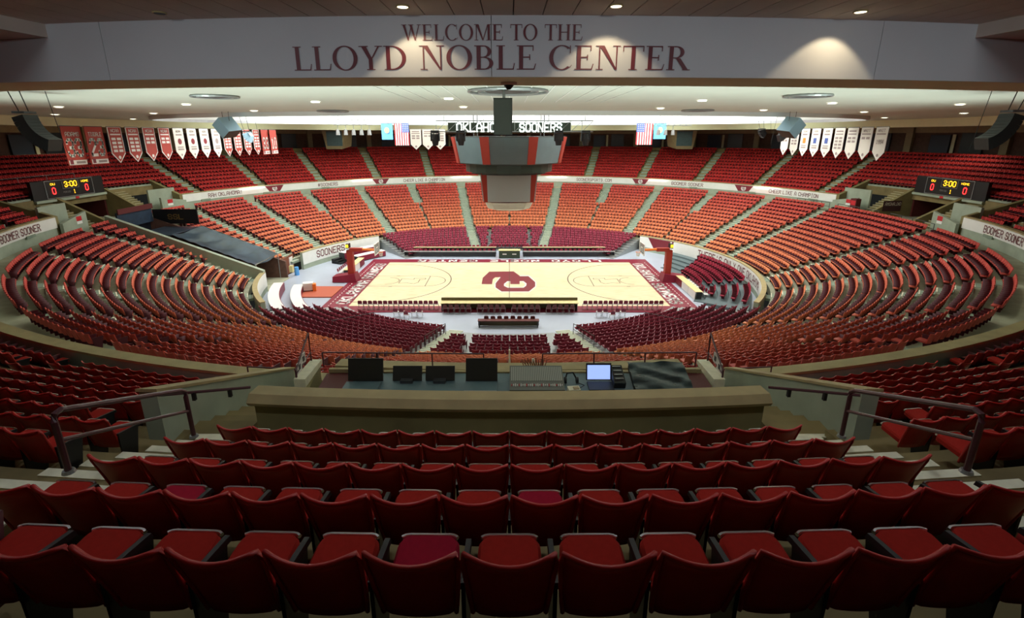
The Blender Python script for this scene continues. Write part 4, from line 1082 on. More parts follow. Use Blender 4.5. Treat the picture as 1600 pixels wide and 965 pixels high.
for i in range(4):
    for sd in (-1, 1):
        ang = -PI / 2 + i * PI / 2 + sd * PI / 8
        panel(ang, 4.76 / math.cos(PI / 8) - .28, 5.22 / math.cos(PI / 8) - .28, 12.2, 14.55, .36, .42, 'red_column', SCRED, .3)
oct_ring(3, [(3.6, 11.15), (3.6, 12.15)], 'led_ring_core', SCGRN, n=24, rot=0)
oct_ring(3, [(4.15, 11.35), (4.2, 12.1)], 'led_ring', mat('led_ring_dark', (.04, .07, .055), .35), n=24, rot=0)
oct_ring(3, [(2.35, 8.55), (2.6, 11.3)], 'lower_housing', SCRED, n=4, rot=PI / 4)
for i in range(4):
    panel(-PI / 2 + i * PI / 2, 2.36, 2.6, 8.6, 11.2, 2.0, 2.05, 'lower_screen', SCREENL, .12)
b = MB(); n = 20
for zz, rr in ((7.65, 1.5), (7.85, 2.15), (8.5, 2.45)):
    for i in range(n):
        q = 2 * PI * i / n; k = 1 / max(abs(math.cos(q)), abs(math.sin(q))) ** .6; b.v.append((rr * k * math.cos(q), rr * k * math.sin(q), zz))
for l in range(2):
    for i in range(n): b.f.append((l * n + i, l * n + (i + 1) % n, (l + 1) * n + (i + 1) % n, (l + 1) * n + i))
b.f.append(tuple(range(n - 1, -1, -1))); b.f.append(tuple(2 * n + i for i in range(n))); b.obj('bottom_dish', mat('dish_pale', (.52, .56, .52), .4), sb)
for xx in (-3.2, 3.2):
    for yy in (-2.5, 2.5): MB().cyl((xx, yy, 14.5), (xx, yy, 18), .05, 6).obj('hanging_cable', DGREY, sb)
# black loudspeaker hanging in front of it
p0 = at(786, 181, -29.9)
e = empty('hanging_speaker', 'tall black loudspeaker box hanging on a pole before the centre scoreboard', 'loudspeaker', (p0.x, -29.9, 0))
MB().box((0, 0, 15.30), (.66, .55, 1.24)).obj('cabinet', mat('speaker_black', (.02, .022, .018), .7), e); MB().cyl((.03, 0, 15.9), (.03, 0, 16.3), .05).obj('pole', CHROMEG, e)
MB().box((0, -.28, 15.3), (.6, .02, 1.16)).obj('grille', mat('grille', (.03, .033, .026), .9), e)
# truss with white letters
e = empty('letter_truss', 'aluminium truss with white OKLAHOMA SOONERS letters above the scoreboard', 'truss')
ty = -9.5
def truss(b, x0, x1, y, z0, z1, n):
    for zz in (z0, z1):
        for yy in (y - .2, y + .2): b.tube([(x0, yy, zz), (x1, yy, zz)], .035, 5)
    for i in range(n):
        xa, xb = x0 + (x1 - x0) * i / n, x0 + (x1 - x0) * (i + 1) / n
        b.tube([(xa, y - .2, z0), (xb, y - .2, z1)], .022, 4); b.tube([(xa, y - .2, z1), (xa, y - .2, z0)], .022, 4)
    return b
truss(MB(), -5.6, 6.4, ty, 14.95, 15.75, 14).obj('truss_frame', TRUSS, e)
for txt, a, b_ in (('OKLAHOMA', -4.05, -.05), ('SOONERS', .75, 4.0)):
    ps, W = block_text(txt, 1.25); lay_text(ps, W, lambda u, v: (u, ty - .28, v), a, b_, 14.92, 15.6, 'letters', mat('white_sign_letter', (.92, .97, .95), .5, emit=.6), e)
MB().box((0, ty - .1, 15.25), (9.4, .06, .75)).obj('letter_backing', GREENB, e)
for xx in (-5, -2, 3, 5.8): MB().cyl((xx, ty, 15.75), (xx, ty, 17), .025, 5).obj('hanger', DGREY, e)
for i, px in enumerate((680, 720, 873, 915)):
    q = at(px, 214, ty - .6)
    e = empty('moving_spotlight', 'black moving-head spotlight under the letter truss, %s from the left' % ORD[i], 'spotlight', (q.x, q.y, q.z), 0, 'spotlights under the truss')
    MB().box((0, 0, .38), (.62, .4, .22)).obj('base', BLACK, e)
    b = MB(); b.box((-.3, 0, 0), (.1, .25, .6)); b.box((.3, 0, 0), (.1, .25, .6)); b.obj('yoke', BLACKM, e)
    b = MB(); b.cone((0, 0, -.62), .2, .3, .45, 14); b.cone((0, 0, -.17), .3, .24, .4, 14); b.obj('head', BLACK, e)
    MB().cyl((0, 0, .45), (0, 0, 14.95 - q.z), .04, 6).obj('clamp', DGREY, e)
# ------------------------------------------------------------------ banners and flags
def banner(Y, x, ztop, wd, h, pointed, bg, facing, label, design, grp):
    """plane parallel to the y axis, facing the court"""
    e = empty('hanging_banner', label, 'banner', (x, Y, ztop), 0, grp)
    sg = facing                                  # +1: face looks to +x
    def p(u, v, o=0): return (sg * (.02 + o), -sg * u * -1 * (1 if sg > 0 else 1) * 1.0 if False else (u if sg > 0 else -u), v)
    T = .03
    ol = [(-wd / 2, 0), (wd / 2, 0), (wd / 2, -h * (.74 if pointed else 1))] + ([(0, -h)] if pointed else []) + [(-wd / 2, -h * (.74 if pointed else 1))]
    b = MB(); b.hexa([(-sg * T / 2, p(u, v)[1], v) for u, v in ol], [(sg * T / 2, p(u, v)[1], v) for u, v in ol])
    b.obj('cloth', FWHITE if pointed else bg, e)
    if pointed:
        il = [(u * .9, (v + .02) * .955 - .045) for u, v in ol]; MB().poly([p(u, v, .0) for u, v in il]).obj('field', bg, e)
    MB().tube([(0, -wd / 2 - .04, .02), (0, wd / 2 + .04, .02)], .025, 5).obj('hanging_bar', DGREY, e)
    def prn(ps, m, name='print', o=.012):
        q = MB()
        for pl in ps: q.poly([p(u, v, o) for u, v in pl])
        q.obj(name, m, e)
    def bl(x0, z0, x1, z1): return [(x0, z0), (x1, z0), (x1, z1), (x0, z1)]
    def txt(t, xc, z0, hh, ww, m, name='lettering'):
        ps, W = block_text(t, 1.15); k = ww / W
        prn([[(xc - ww / 2 + a * k, z0 + b_ * hh) for a, b_ in pl] for pl in ps], m, name)
    design(prn, bl, txt, wd, h); return e
def jersey(name, num):
    def f(prn, bl, txt, wd, h):
        if name: txt(name, 0, -h * .25, h * .11, wd * .72, FWHITE)
        txt(num, 0, -h * .78, h * .48, wd * .80 if len(num) > 1 else wd * .4, FWHITE, 'number')
        prn([bl(-wd * .47, -h * .98, wd * .47, -h * .86)], FWHITE, 'name_strip'); prn([bl(-wd * .1, -h * .95, wd * .38, -h * .89)], BGREY, 'small_print', .02); prn([bl(-wd * .42, -h * .96, -wd * .25, -h * .84)], CRIM, 'small_crest', .02)
    return f
def grid(rows, red=True, title=None, year=None):
    def f(prn, bl, txt, wd, h):
        ink = FWHITE if red else BGREY
        txt(title or 'NCAA', 0, -h * .14, h * .09, wd * .6, ink) if (red or title) else prn([bl(-wd * .34, -h * .13, wd * .34, -h * .08)], ink, 'title_line'); prn([bl(-wd * .38, -h * .22, wd * .38, -h * .18)], ink, 'title_line')
        if year: txt(year, 0, -h * .5, h * .13, wd * .6, ink, 'year')
        ps = []
        for r in range(0 if year else rows):
            for c2 in (-1, 1): ps.append(bl(c2 * wd * .2 - wd * .15, -h * (.36 + .11 * r), c2 * wd * .2 + wd * .15, -h * (.29 + .11 * r)))
        if ps: prn(ps, ink, 'year_blocks')
        prn([[(wd * .1 * math.cos(q), -h * .84 + h * .05 * math.sin(q)) for q in [2 * PI * i / 10 for i in range(10)]]], ink, 'crest')
    return f
def ball(kind=0):
    def f(prn, bl, txt, wd, h):
        txt('NCAA', 0, -h * .13, h * .07, wd * .45, BGREY); prn([bl(-wd * .3, -h * .23, wd * .3, -h * .18)], BGREY, 'title_line')
        m = (CRIM, CRIM, CRIM, BGREY, ORANGE, NAVY, NAVY)[kind]
        if kind < 4: prn([[(wd * .2 * math.cos(q), -h * .42 + h * .10 * math.sin(q)) for q in [2 * PI * i / 12 for i in range(12)]]], m, 'emblem')
        else: prn([bl(-wd * .18, -h * .52, wd * .18, -h * .33)], m, 'emblem')
        prn([bl(-wd * .3, -h * .62, wd * .3, -h * .585), bl(-wd * .3, -h * .70, wd * .3, -h * .65)], BGREY, 'year_lines'); prn([[(wd * .08 * math.cos(q), -h * .85 + h * .04 * math.sin(q)) for q in [2 * PI * i / 8 for i in range(8)]]], BGREY, 'crest')
    return f
for n_, f_ in (('U', [[(0, 6), (0, 1), (1, 0), (3, 0), (4, 1), (4, 6)]]), ('F', [[(4, 6), (0, 6), (0, 0)], [(0, 3), (3, 3)]])): BLK[n_] = f_
specs = [('ADAMS', '33'), ('TISDALE', '23')]
Y = -16.2; xl = lambda y: -27.9 + (y + 16.5) * .145
info = [('j', 'red jersey banner reading ADAMS 33', jersey('ADAMS', '33')), ('j', 'red jersey banner reading TISDALE 23', jersey('TISDALE', '23')),
 ('r', 'red pennant with four rows of white blocks beside the 23 banner', grid(4)), ('r', 'red pennant with four rows of white blocks, fourth banner from the left', grid(4)), ('r', 'red pennant with two rows of white blocks, fifth banner from the left', grid(2)), ('r', 'red pennant with two rows of white blocks beside the white pennants', grid(2)),
 ('w', 'white pennant with crimson ball, first of the left four', ball(0)), ('w', 'white pennant with crimson ball, second of the left four', ball(1)), ('w', 'white pennant with crimson ball, third of the left four', ball(2)), ('w', 'white pennant with grey emblem, last of the left four', ball(3)),
 ('r', 'small far red pennant just behind the blue speaker', grid(4)), ('r', 'small far red pennant, second past the white ones', grid(4)), ('r', 'small far red pennant, third past the white ones', grid(4)), ('r', 'small far red pennant beside the far jersey banners', grid(4)),
 ('j', 'far red jersey banner behind the small pale line array', jersey('', '33')), ('j', 'farthest red jersey banner at the end of the left row', jersey('', '10'))]
for i, (kd, lab, ds) in enumerate(info):
    wdt = 1.42 if kd == 'j' else 1.2
    banner(Y, xl(Y), 15.22, wdt, 2.42, kd != 'j', BANR if kd != 'w' else BANW, 1, lab, ds, 'left hanging banners'); Y += 1.47 if i < 2 else 1.36
xr = lambda y: 27.0 - (y + 13) * .10
names = [('WNIT 1994', grid(1, False, 'WNIT', '1994')), ('WNIT', grid(1, False, 'WNIT')), ('years', grid(2, False)), ('years', grid(4, False)), ('flag', ball(6)), ('flag', ball(5)), ('ball', ball(4)), ('years', grid(3, False)), ('years', grid(2, False))]
desc = ['largest white pennant reading WNIT 1994, rightmost of the right row', 'white pennant reading WNIT above two small blocks, second from the right', 'white pennant with two rows of dates, third from the right', 'white pennant with four rows of dates, fourth from the right', 'white pennant with navy emblem, fifth from the right', 'white pennant with navy emblem, sixth from the right', 'white pennant with orange emblem near the right blue speaker', 'white pennant with three rows of dates behind the right speaker', 'smallest white pennant of the right row']
Y = -11.9
for (nm_, ds), lab in zip(names, desc):
    banner(Y, xr(Y), 15.24, 1.18, 2.35, True, BANW, -1, lab, ds, 'right hanging banners'); Y += 1.32
# flags and pennants hanging across the far side
def flag(px, py0, py1, pw, Yp, kind, label):
    a = at(px, py0, Yp); b_ = at(px, py1, Yp); wd = pw * (Yp + 47.85) / FPX * 1.0; h = a.z - b_.z
    e = empty('hanging_flag', label, 'flag', (a.x, Yp, a.z))
    def rip(mb, x0, x1, z0, z1, o, pieces=6):
        for i in range(pieces):
            xa, xb = x0 + (x1 - x0) * i / pieces, x0 + (x1 - x0) * (i + 1) / pieces
            ya, yb = [.06 * math.sin(9 * q / wd) for q in (xa, xb)]
            mb.hexa([(xa, ya - o, z0), (xb, yb - o, z0), (xb, yb + .02, z0), (xa, ya + .02, z0)], [(xa, ya - o, z1), (xb, yb - o, z1), (xb, yb + .02, z1), (xa, ya + .02, z1)])
        return mb
    if kind == 'us':
        rip(MB(), -wd / 2, wd / 2, -h, 0, .01, 13).obj('cloth', FWHITE, e); st = MB()
        for i in range(0, 13, 2): rip(st, -wd / 2 + wd * i / 13, -wd / 2 + wd * (i + 1) / 13, -h, 0, .025, 1)
        st.obj('red_stripes', FRED, e)
        sgn = 1 if px < 796 else -1
        rip(MB(), min(0, sgn * wd / 2), max(0, sgn * wd / 2), -h * .4, 0, .04, 4).obj('blue_canton', NAVY, e)
        s2 = MB()
        for i in range(4):
            for j in range(4): s2.box((sgn * wd / 2 * (.15 + .23 * i), -.12, -h * .4 * (.15 + .23 * j)), (.07, .01, .07))
        s2.obj('stars', FWHITE, e)
    else:
        rip(MB(), -wd / 2, wd / 2, -h, 0, .01, 8).obj('cloth', FBLUE, e)
        c2 = MB(); c2.poly([(.3 * math.cos(q), -.1, -h * .42 + .36 * math.sin(q)) for q in [2 * PI * i / 12 for i in range(12)]]); c2.obj('shield', TAN, e)
    MB().tube([(-wd / 2 - .1, 0, .02), (wd / 2 + .1, 0, .02)], .03, 5).obj('hanging_bar', DGREY, e)
flag(604, 193, 218, 17, 12, 'ok', 'sky blue flag with tan shield hanging left of centre'); flag(627, 193, 227, 22, 12, 'us', 'stars and stripes flag hanging left of centre')
flag(1008, 193, 226, 24, 12, 'us', 'stars and stripes flag hanging right of centre'); flag(1032, 193, 217, 18, 12, 'ok', 'sky blue flag with tan shield hanging right of centre')
for i, (px, ds, bg, lab) in enumerate(((649, grid(2, False), BANW, 'white pennant with grey blocks beside the left striped flag'), (668, grid(1, False), BANW, 'white pennant with dates left of the truss spotlight'), (687, grid(3, False), BANW, 'white pennant half hidden beside the centre scoreboard'))):
    a = at(px, 202, 8.0)
    e = banner(8.0, a.x, a.z, 1.2, 2.2, True, bg, 1, lab, ds, 'centre pennants'); e.rotation_euler = (0, 0, -PI / 2)

# ------------------------------------------------------------------ loudspeakers and rigs under the ceiling
def line_array(px, py, Yp, s_, n, bw, label, sc=1.0, m=BLACK):
    a = at(px, py, Yp); e = empty('line_array_speaker', label, 'loudspeaker', a)
    x = 0.; z = 0.; t = R_(14)
    for i in range(n):
        h = .165 * sc; M = Matrix.Rotation(-s_ * t, 3, 'Y') if True else None
        MB().box((x, 0, z), (bw, .6 * sc, h * 1.04), M=M).obj('speaker_module', m, e)
        x += s_ * h * math.sin(t); z -= h * math.cos(t); t += R_(66) / n
    MB().box((0, 0, .22 * sc), (bw * 1.05, .5 * sc, .08)).obj('top_frame', DGREY, e)
    for dx in (-bw * .4, bw * .4): MB().tube([(dx, 0, .25), (dx * 1.2 - s_ * .2, 0, 16.3 - a.z)], .018, 5).obj('hanging_cable', BLACKM, e)
    MB().tube([(s_ * 1.3 * sc, 0, -1.3 * sc), (s_ * 1.0 * sc, 0, 16.3 - a.z)], .012, 5).obj('tilt_cable', BLACKM, e)
    return e
line_array(40, 185, -28.5, 1, 9, .46, 'black curved line array speaker hanging at the far left edge')
line_array(1580, 183, -28.5, -1, 9, .46, 'black curved line array speaker hanging at the far right edge')
line_array(386, 209, -3, 1, 5, .6, 'small pale line array beside the left banners', .85, BLUE); line_array(1226, 206, -3, -1, 6, .6, 'small dark line array beside the right pennants', .85, BLACK)
line_array(1190, 204, 8, 1, 5, .6, 'small black line array seen past the right pennants', .9)
for s_, px, nm in ((-1, 355, 'left'), (1, 1236, 'right')):
    a = at(px, 199, -12.0)
    e = empty('blue_speaker', 'pale blue tilted box speaker hanging beside the %s banners' % nm, 'loudspeaker', a, s_ * .35)
    M = Matrix.Rotation(s_ * .62, 3, 'Y') @ Matrix.Rotation(.12, 3, 'X'); MB().box((0, 0, 0), (.85, 1.2, 1.15), M=M).obj('cabinet', BLUE, e); MB().box((M @ Vector((0, 0, -.585))), (.8, 1.14, .03), M=M).obj('grille', mat('brown_grille', (.06, .03, .02), .8), e)
    for dx in (-.3, .3): MB().cyl((dx, 0, .45), (dx, 0, 16.3 - a.z), .015, 5).obj('hanging_cable', BLACKM, e)
for i, (px, py, Yp, nm) in enumerate(((552, 203, 3, 'left'), (1052, 204, 6, 'right'))):
    a = at(px, py - 8, Yp); e = empty('lighting_rig', 'cluster of stage lamps on a truss %s of the scoreboard' % nm, 'lighting rig', (a.x, Yp, a.z))
    truss(MB(), -1.9, 1.9, 0, 0, .5, 6).obj('truss_frame', TRUSS, e)
    for j in range(5 if nm == 'left' else 3):
        x = -1.6 + j * .8; b = MB(); b.cone((x, -.1, -1.0), .22, .16, .55, 10); b.cyl((x, 0, -.5), (x, 0, 0), .03, 5); b.obj('lamp_head', CHROMEG, e)
    for x in (-1.5, 1.5): MB().cyl((x, 0, .5), (x, 0, 2), .02, 5).obj('hanger', DGREY, e)
for px, nm in ((522, 'left'), (1070, 'right')):
    a = at(px, 219, 33.0)
    e = empty('camera_booth', 'tan camera booth with dark screen projecting over the far %s deck' % nm, 'booth', (a.x, 33.0, a.z), 0)
    MB().hexa([(-1.3, -.2, -1.4), (1.3, -.2, -1.4), (1.9, 2.6, -1.0), (-1.9, 2.6, -1.0)], [(-1.9, 0, 1.6), (1.9, 0, 1.6), (2.3, 2.6, 1.6), (-2.3, 2.6, 1.6)]).obj('shell', TAN, e)
    MB().box((.15 if px < 796 else -.15, -.2, .25), (2.5, .12, 2.3)).obj('screen', SLATE, e)
# ceiling fixtures of the bowl
def ceil_at(px, py): q = atz(px, py, 16.28); return q
k = 0
dl = [(92, 167), (86, 179), (82, 188), (185, 192), (208, 186), (240, 177), (291, 163), (397, 173), (493, 159), (701, 154), (724, 167), (1097, 157), (1032, 169), (1300, 161), (1193, 172), (1350, 175), (1382, 184), (1405, 190), (1500, 163), (1506, 177), (1511, 186)]
for i, (px, py) in enumerate(dl):
    q = ceil_at(px, py); e = empty('downlight', 'small recessed ceiling downlight over the bowl, %s counted from the left' % ordn(i), 'lamp', q, 0, 'bowl ceiling downlights')
    r = .16 + .002 * (q.y + 47)
    MB().cone((0, 0, -.03), r, r, .03, 14).obj('glowing_lens', LAMPM, e); MB().tube([(r * 1.1 * math.cos(t), r * 1.1 * math.sin(t), -.02) for t in [2 * PI * j / 14 for j in range(14)]], .02, 5, True).obj('trim_ring', WHITE, e)
    if i % 2 == 0: lamp('downlight_beam', 'SPOT', (q.x, q.y, 16.15), (0, 0, 0), DOWN_W, (1, .92, .72), spot_size=R_(110), spot_blend=.6, shadow_soft_size=.2)
for i, (px, py, rr) in enumerate(((336, 150, .9), (1262, 149, .9), (794, 142, 1.5), (520, 173, 1.0), (1090, 172, 1.0))):
    q = ceil_at(px, py); e = empty('air_diffuser', 'round dark air diffuser in the bowl ceiling, %s' % ('near left', 'near right', 'above the black speaker', 'far left', 'far right')[i], 'vent', q)
    MB().cone((0, 0, -.05), rr * .55, rr * .6, .05, 20).obj('core', DGREY, e)
    for kx in (.75, 1.0): MB().tube([(rr * kx * math.cos(t), rr * kx * math.sin(t), -.03) for t in [2 * PI * j / 24 for j in range(24)]], .05, 5, True).obj('ring', CHROMEG, e)
q = atz(795, 129, 15.52); e = empty('dome_camera', 'small dome camera under the bulkhead soffit above the black speaker', 'camera', q)
MB().cone((0, 0, -.04), .13, .14, .04, 18).obj('collar', FWHITE, e); MB().cone((0, 0, -.11), .03, .1, .08, 16).obj('dome', BLACK, e)
for s_, p_, nm in ((-1, (0, 157, 98), 'left'), (1, (1538, 160, 1640), 'right')):
    a = at(p_[0] if s_ > 0 else 82, 158, -28.5); e = empty('rigging_beam', 'grey rigging beam carrying the %s line array' % nm, 'beam')
    MB().box((s_ * 27.0, -28.5, 16.22), (9.5, .12, .12)).obj('beam', CHROMEG, e)
# concourse ceiling lamps just in front of the bulkhead
for i, (px, py, on, px2) in enumerate(((249, 19, 0, 249), (629, 9, 1, 695), (963, 8, 1, 975), (1345, 17, 1, 1290))):
    q = atz(px, py, BZ1); e = empty('recessed_lamp', ('unlit recessed lamp in the concourse ceiling at left', 'lit recessed lamp above the word WELCOME', 'lit recessed lamp above the word THE', 'lit recessed lamp at the right of the concourse ceiling')[i], 'lamp', q)
    MB().cone((0, 0, -.02), .075, .075, .03, 18).obj('lens', LAMPW if on else BLACK, e); MB().tube([(.085 * math.cos(t), .085 * math.sin(t), -.01) for t in [2 * PI * j / 18 for j in range(18)]], .012, 5, True).obj('trim_ring', CAP, e)
    if on: lamp('recessed_beam', 'SPOT', (q.x, q.y, BZ1 - .05), (R_(22), 0, R_(-(px2 - px) * .22)), CONC_W, (1, .78, .48), spot_size=R_(95), spot_blend=.25, shadow_soft_size=.05)
for x in (-8, -4.8, -1.6, 1.6, 4.8, 8):     # unseen fill lamps added out of view to brighten the bulkhead and seats
    lamp('concourse_lamp', 'AREA', (x, -43.6 + abs(x) * abs(x) * .0095, BZ1 - .03), (R_(28), 0, 0), BACK_W, (.88, .95, 1), shape='DISK', size=.35)

# ------------------------------------------------------------------ foreground hand rails
def bent(pts, r): return MB().tube(pts, r, 8)
for s_, nm in ((-1, 'left'), (1, 'right')):
    e = empty('stair_handrail', 'maroon pipe handrail standing on the %s foreground stairs' % nm, 'handrail')
    def fit(px, py, Yv): q = at(px if s_ < 0 else 1592 - px + 26, py, Yv); return q
    A0, A1 = fit(107, 735, -43.75), fit(300, 680, -41.95)
    T0 = Vector((A0.x - s_ * -.0, A0.y, A0.z + 1.0)); T1 = Vector((A1.x, A1.y, A1.z + .62))
    t0 = fit(80, 642, -43.75); t1 = fit(291, 609, -41.95)
    A0.x = t0.x = (A0.x + t0.x) / 2; A1.x = t1.x = (A1.x + t1.x) / 2
    d_ = (t1 - t0).normalized()
    path = [A0, Vector((t0.x, t0.y, t0.z - .12)), t0 + Vector((0, 0, -.04)) + d_ * .02, t0 + d_ * .1, t1 - d_ * .08, t1 + Vector((0, 0, -.03)), Vector((t1.x, t1.y, t1.z - .1)), A1]
    bent(path, .03).obj('frame_pipe', RAIL, e)
    bent([A0.lerp(t0, .52), A1.lerp(t1, .55)], .022).obj('mid_rail', RAIL, e)
    for q in (A0, A1): MB().cone((q.x, q.y, q.z - .02), .06, .05, .03, 12).obj('base_flange', CHROMEG, e)
    # wall mounted rail along the trench wall
    e = empty('wall_handrail', 'dark pipe handrail along the %s stairwell wall' % nm, 'handrail')
    MB().tube([(s_ * 5.38, -41.3, 10.82), (s_ * 4.5, -40.4, 10.45)], .025, 8).obj('rail', RAIL, e)
    for t in (.35, .75): MB().box((s_ * (5.38 - .88 * t), -41.3 + .9 * t, 10.82 - .37 * t - .07), (.05, .05, .14)).obj('bracket', BLACK, e)
# rails along the front of the pit and beside the vomitories
rail_run('thin dark rail along the front of the sound pit, left part', [(x, -36.0 + .02 * abs(x), 8.55) for x in (-5.1, -3.6, -2.1, -.7)], .42, 0, RAIL, .02, 'pit_rail')
rail_run('thin dark rail along the front of the sound pit, right part', [(x, -36.0 + .02 * abs(x), 8.55) for x in (.9, 2.3, 3.7, 5.1)], .42, 0, RAIL, .02, 'pit_rail')
for s_, nm in ((-1, 'left'), (1, 'right')):
    e = empty('corner_gate', 'maroon pipe guard with two white notices at the %s pit corner' % nm, 'railing')
    p_ = [(s_ * 5.25, -37.2, 8.92), (s_ * 5.4, -35.95, 8.72)]
    MB().tube([p_[0], (p_[0][0], p_[0][1], 9.1), (p_[1][0], p_[1][1], 9.55), p_[1]], .025, 6).obj('frame_pipe', RAIL, e); MB().tube([(p_[0][0], p_[0][1], 9.0), (p_[1][0], p_[1][1], 9.0)], .018, 6).obj('mid_rail', RAIL, e)
    for t in (.22, .5): MB().box((s_ * (5.25 + .15 * t), -37.2 + 1.25 * t, 9.02 + .2 * t), (.02, .26, .27)).obj('notice', FWHITE, e)
    for t in (.22, .5): MB().box((s_ * (5.235 + .15 * t), -37.2 + 1.25 * t, 9.02 + .2 * t), (.015, .10, .13)).obj('pictogram', DGREY, e)
    # short bracketed rail beyond the gate
    rail_run('low pipe rail on the parapet beyond the %s pit corner' % nm, [(s_ * x, -35.75 + .1 * (x - 5.7), 8.1) for x in (5.75, 6.6, 7.4)], .28, 0, RAIL, .02, 'parapet_rail')
    rail_run('pipe rail in the upper rows at the %s picture edge' % nm, [PT(PI - s_ * phi_of(q, UD[3]), UD[3] - .3, UZ[3]) for q in (13.6, 15.2)], 1.0, .5, RAIL, .03, 'row_rail')
# rails above the near lower bowl aisles
for i, (s_, q) in enumerate(((-1, 10.5), (1, 10.5), (-1, 19.2), (1, 19.2))):
    rail_run('dark pipe rail across the near lower bowl, %s' % ('inner left', 'inner right', 'outer left', 'outer right')[i], [PT(PI - s_ * phi_of(q + t, 12.0), 13.2, LZ[14]) for t in (0, 1.8)], .95, .55, RAIL, .025, 'bowl_rail')
    rail_run('thin rail beside the courtside stairs, %s' % ('inner left', 'inner right', 'outer left', 'outer right')[i], [PT(PI - s_ * (PHL[1] * (1.09 if i < 2 else 2.6)), dd, zz) for dd, zz in ((-5.5, .2), (-3.5, .55), (-1.5, .9))], .9, .45, BLACKM, .025, 'stair_rail')
rail_run('grey post and rail guard among the upper seats behind the left scoreboard', [PT(-phi_of(q, UD[6]), UD[6] - .2, UZ[6]) for q in (66, 69, 72, 75, 78)], 1.05, 0, CHROMEG, .025, 'guard_rail')
# small red vomitory box in the near lower bowl
e = empty('vomitory_box', 'dark red entrance box cut into the near lower bowl', 'entrance')
yv = -20.4 - LD[8]
MB().box((0, yv - .3, LZ[8] + .2), (2.1, .1, 1.5)).obj('front_wall', DARKRED, e)
for sx in (-1, 1): MB().box((sx * 1.05, yv - 1.2, LZ[9] + .2), (.1, 2.0, 1.3)).obj('side_wall', CONCG, e)
MB().cyl((0, yv - 1.5, LZ[8]), (0, yv - 1.5, LZ[8] + 2.2), .04, 6).obj('post', NOSE, e)
MB().box((0, yv - 2.4, LZ[10] + .35), (2.2, .2, .5)).obj('sill', CAP, e)

# ------------------------------------------------------------------ sound desk
DZ = 8.78; DY = -37.35
e = empty('mixing_table', 'long blue-grey desk across the sound pit', 'table')
sl = R_(9)
MB().hexa([(-4.5, DY - .55, DZ - .06), (4.7, DY - .55, DZ - .06), (4.7, DY + .55, DZ - .02), (-4.5, DY + .55, DZ - .02)], [(-4.5, DY - .55, DZ), (4.7, DY - .55, DZ), (4.7, DY + .55, DZ + .04), (-4.5, DY + .55, DZ + .04)]).obj('table_top', SLATE, e)
for x in (-4.3, -1.5, 1.5, 4.5): MB().box((x, DY, 8.15), (.08, .8, 1.15)).obj('leg', DGREY, e)
MB().box((0.1, DY + .62, 8.6), (9.4, .1, .5)).obj('rear_board', CAP, e)
def on_desk(px, py): q = at(px, py, DY); return q.x
def tilted(e, name, m, x, y, z, wd, dp, th, ang):
    return MB().box((x, y, z), (wd, dp, th), M=Matrix.Rotation(ang, 3, 'X')).obj(name, m, e)
for px, wd, nm in ((568, .86, 'leftmost, beside the pit wall'), (752, .78, 'standing left of the grey mixing console')):
    e = empty('flight_case', 'black flat panel case on the sound desk, %s' % nm, 'case')
    tilted(e, 'lid', mat('case_black', (.018, .017, .012), .6), on_desk(px, 597), DY + .25, DZ + .30, wd, .05, .56, R_(-16)); tilted(e, 'base', SLATE, on_desk(px, 597), DY - .2, DZ + .05, wd, .5, .06, 0)
    tilted(e, 'edge_strip', CHROMEG, on_desk(px, 597), DY - .42, DZ + .07, wd, .03, .05, 0)
for px, nm in ((634, 'second from the left'), (686, 'third from the left')):
    e = empty('covered_monitor', 'dark low monitor on the sound desk, %s' % nm, 'monitor')
    tilted(e, 'screen', MATS['case_black'], on_desk(px, 597), DY + .25, DZ + .20, .72, .05, .36, R_(-22)); tilted(e, 'stand', DGREY, on_desk(px, 597), DY + .2, DZ + .06, .3, .3, .08, 0)
for px, nm in ((617, 'left'), (683, 'middle'), (848, 'right')):
    q = at(px, 604, -38.3)
    e = empty('desk_chair', 'black office chair back behind the pit wall, %s one' % nm, 'chair', (q.x, -38.35, 7.6))
    b = MB()
    for i in range(6):
        t0, t1 = [-.34 + .68 * (i + k) / 6 for k in (0, 1)]
        f = lambda t: .08 * (t / .34) ** 2
        b.hexa([(t0, f(t0), .75), (t1, f(t1), .75), (t1, f(t1) - .05, .75), (t0, f(t0) - .05, .75)], [(t0 * .93, f(t0) - .06, 1.42 + .02 * (t0 / .34) ** 2), (t1 * .93, f(t1) - .06, 1.42 + .02 * (t1 / .34) ** 2), (t1 * .93, f(t1) - .1, 1.42), (t0 * .93, f(t0) - .1, 1.42)])
    b.obj('backrest', BLACK, e); MB().box((0, .3, .48), (.5, .5, .09)).obj('seat', BLACK, e); MB().cyl((0, .3, .08), (0, .3, .45), .04).obj('column', BLACKM, e)
    for i in range(5): MB().tube([(0, .3, .1), (.3 * math.cos(1.257 * i), .3 + .3 * math.sin(1.257 * i), .04)], .025, 5).obj('foot', BLACKM, e)
e = empty('mixing_console', 'grey sound mixing console with rows of channel strips', 'mixing console')
cx = on_desk(838, 598); M = Matrix.Rotation(R_(14), 3, 'X')
MB().box((cx, DY, DZ + .16), (1.3, .86, .14), M=M).obj('body', mat('console_grey', (.16, .17, .15), .5), e)
ST = mat('channel_strip', (.40, .42, .38), .5)
for i in range(28):
    x = cx - .6 + i * 1.2 / 27
    q = M @ Vector((x - cx, .12, .078)); MB().box((cx + q.x, DY + q.y, DZ + .16 + q.z), (.026, .5, .012), M=M).obj('channel_strip', ST, e)
    q = M @ Vector((x - cx, -.28, .082)); MB().box((cx + q.x, DY + q.y, DZ + .16 + q.z), (.018, .05 + .02 * (i % 3), .02), M=M).obj('fader', FWHITE if i % 4 else SIGNR, e)
b = MB()
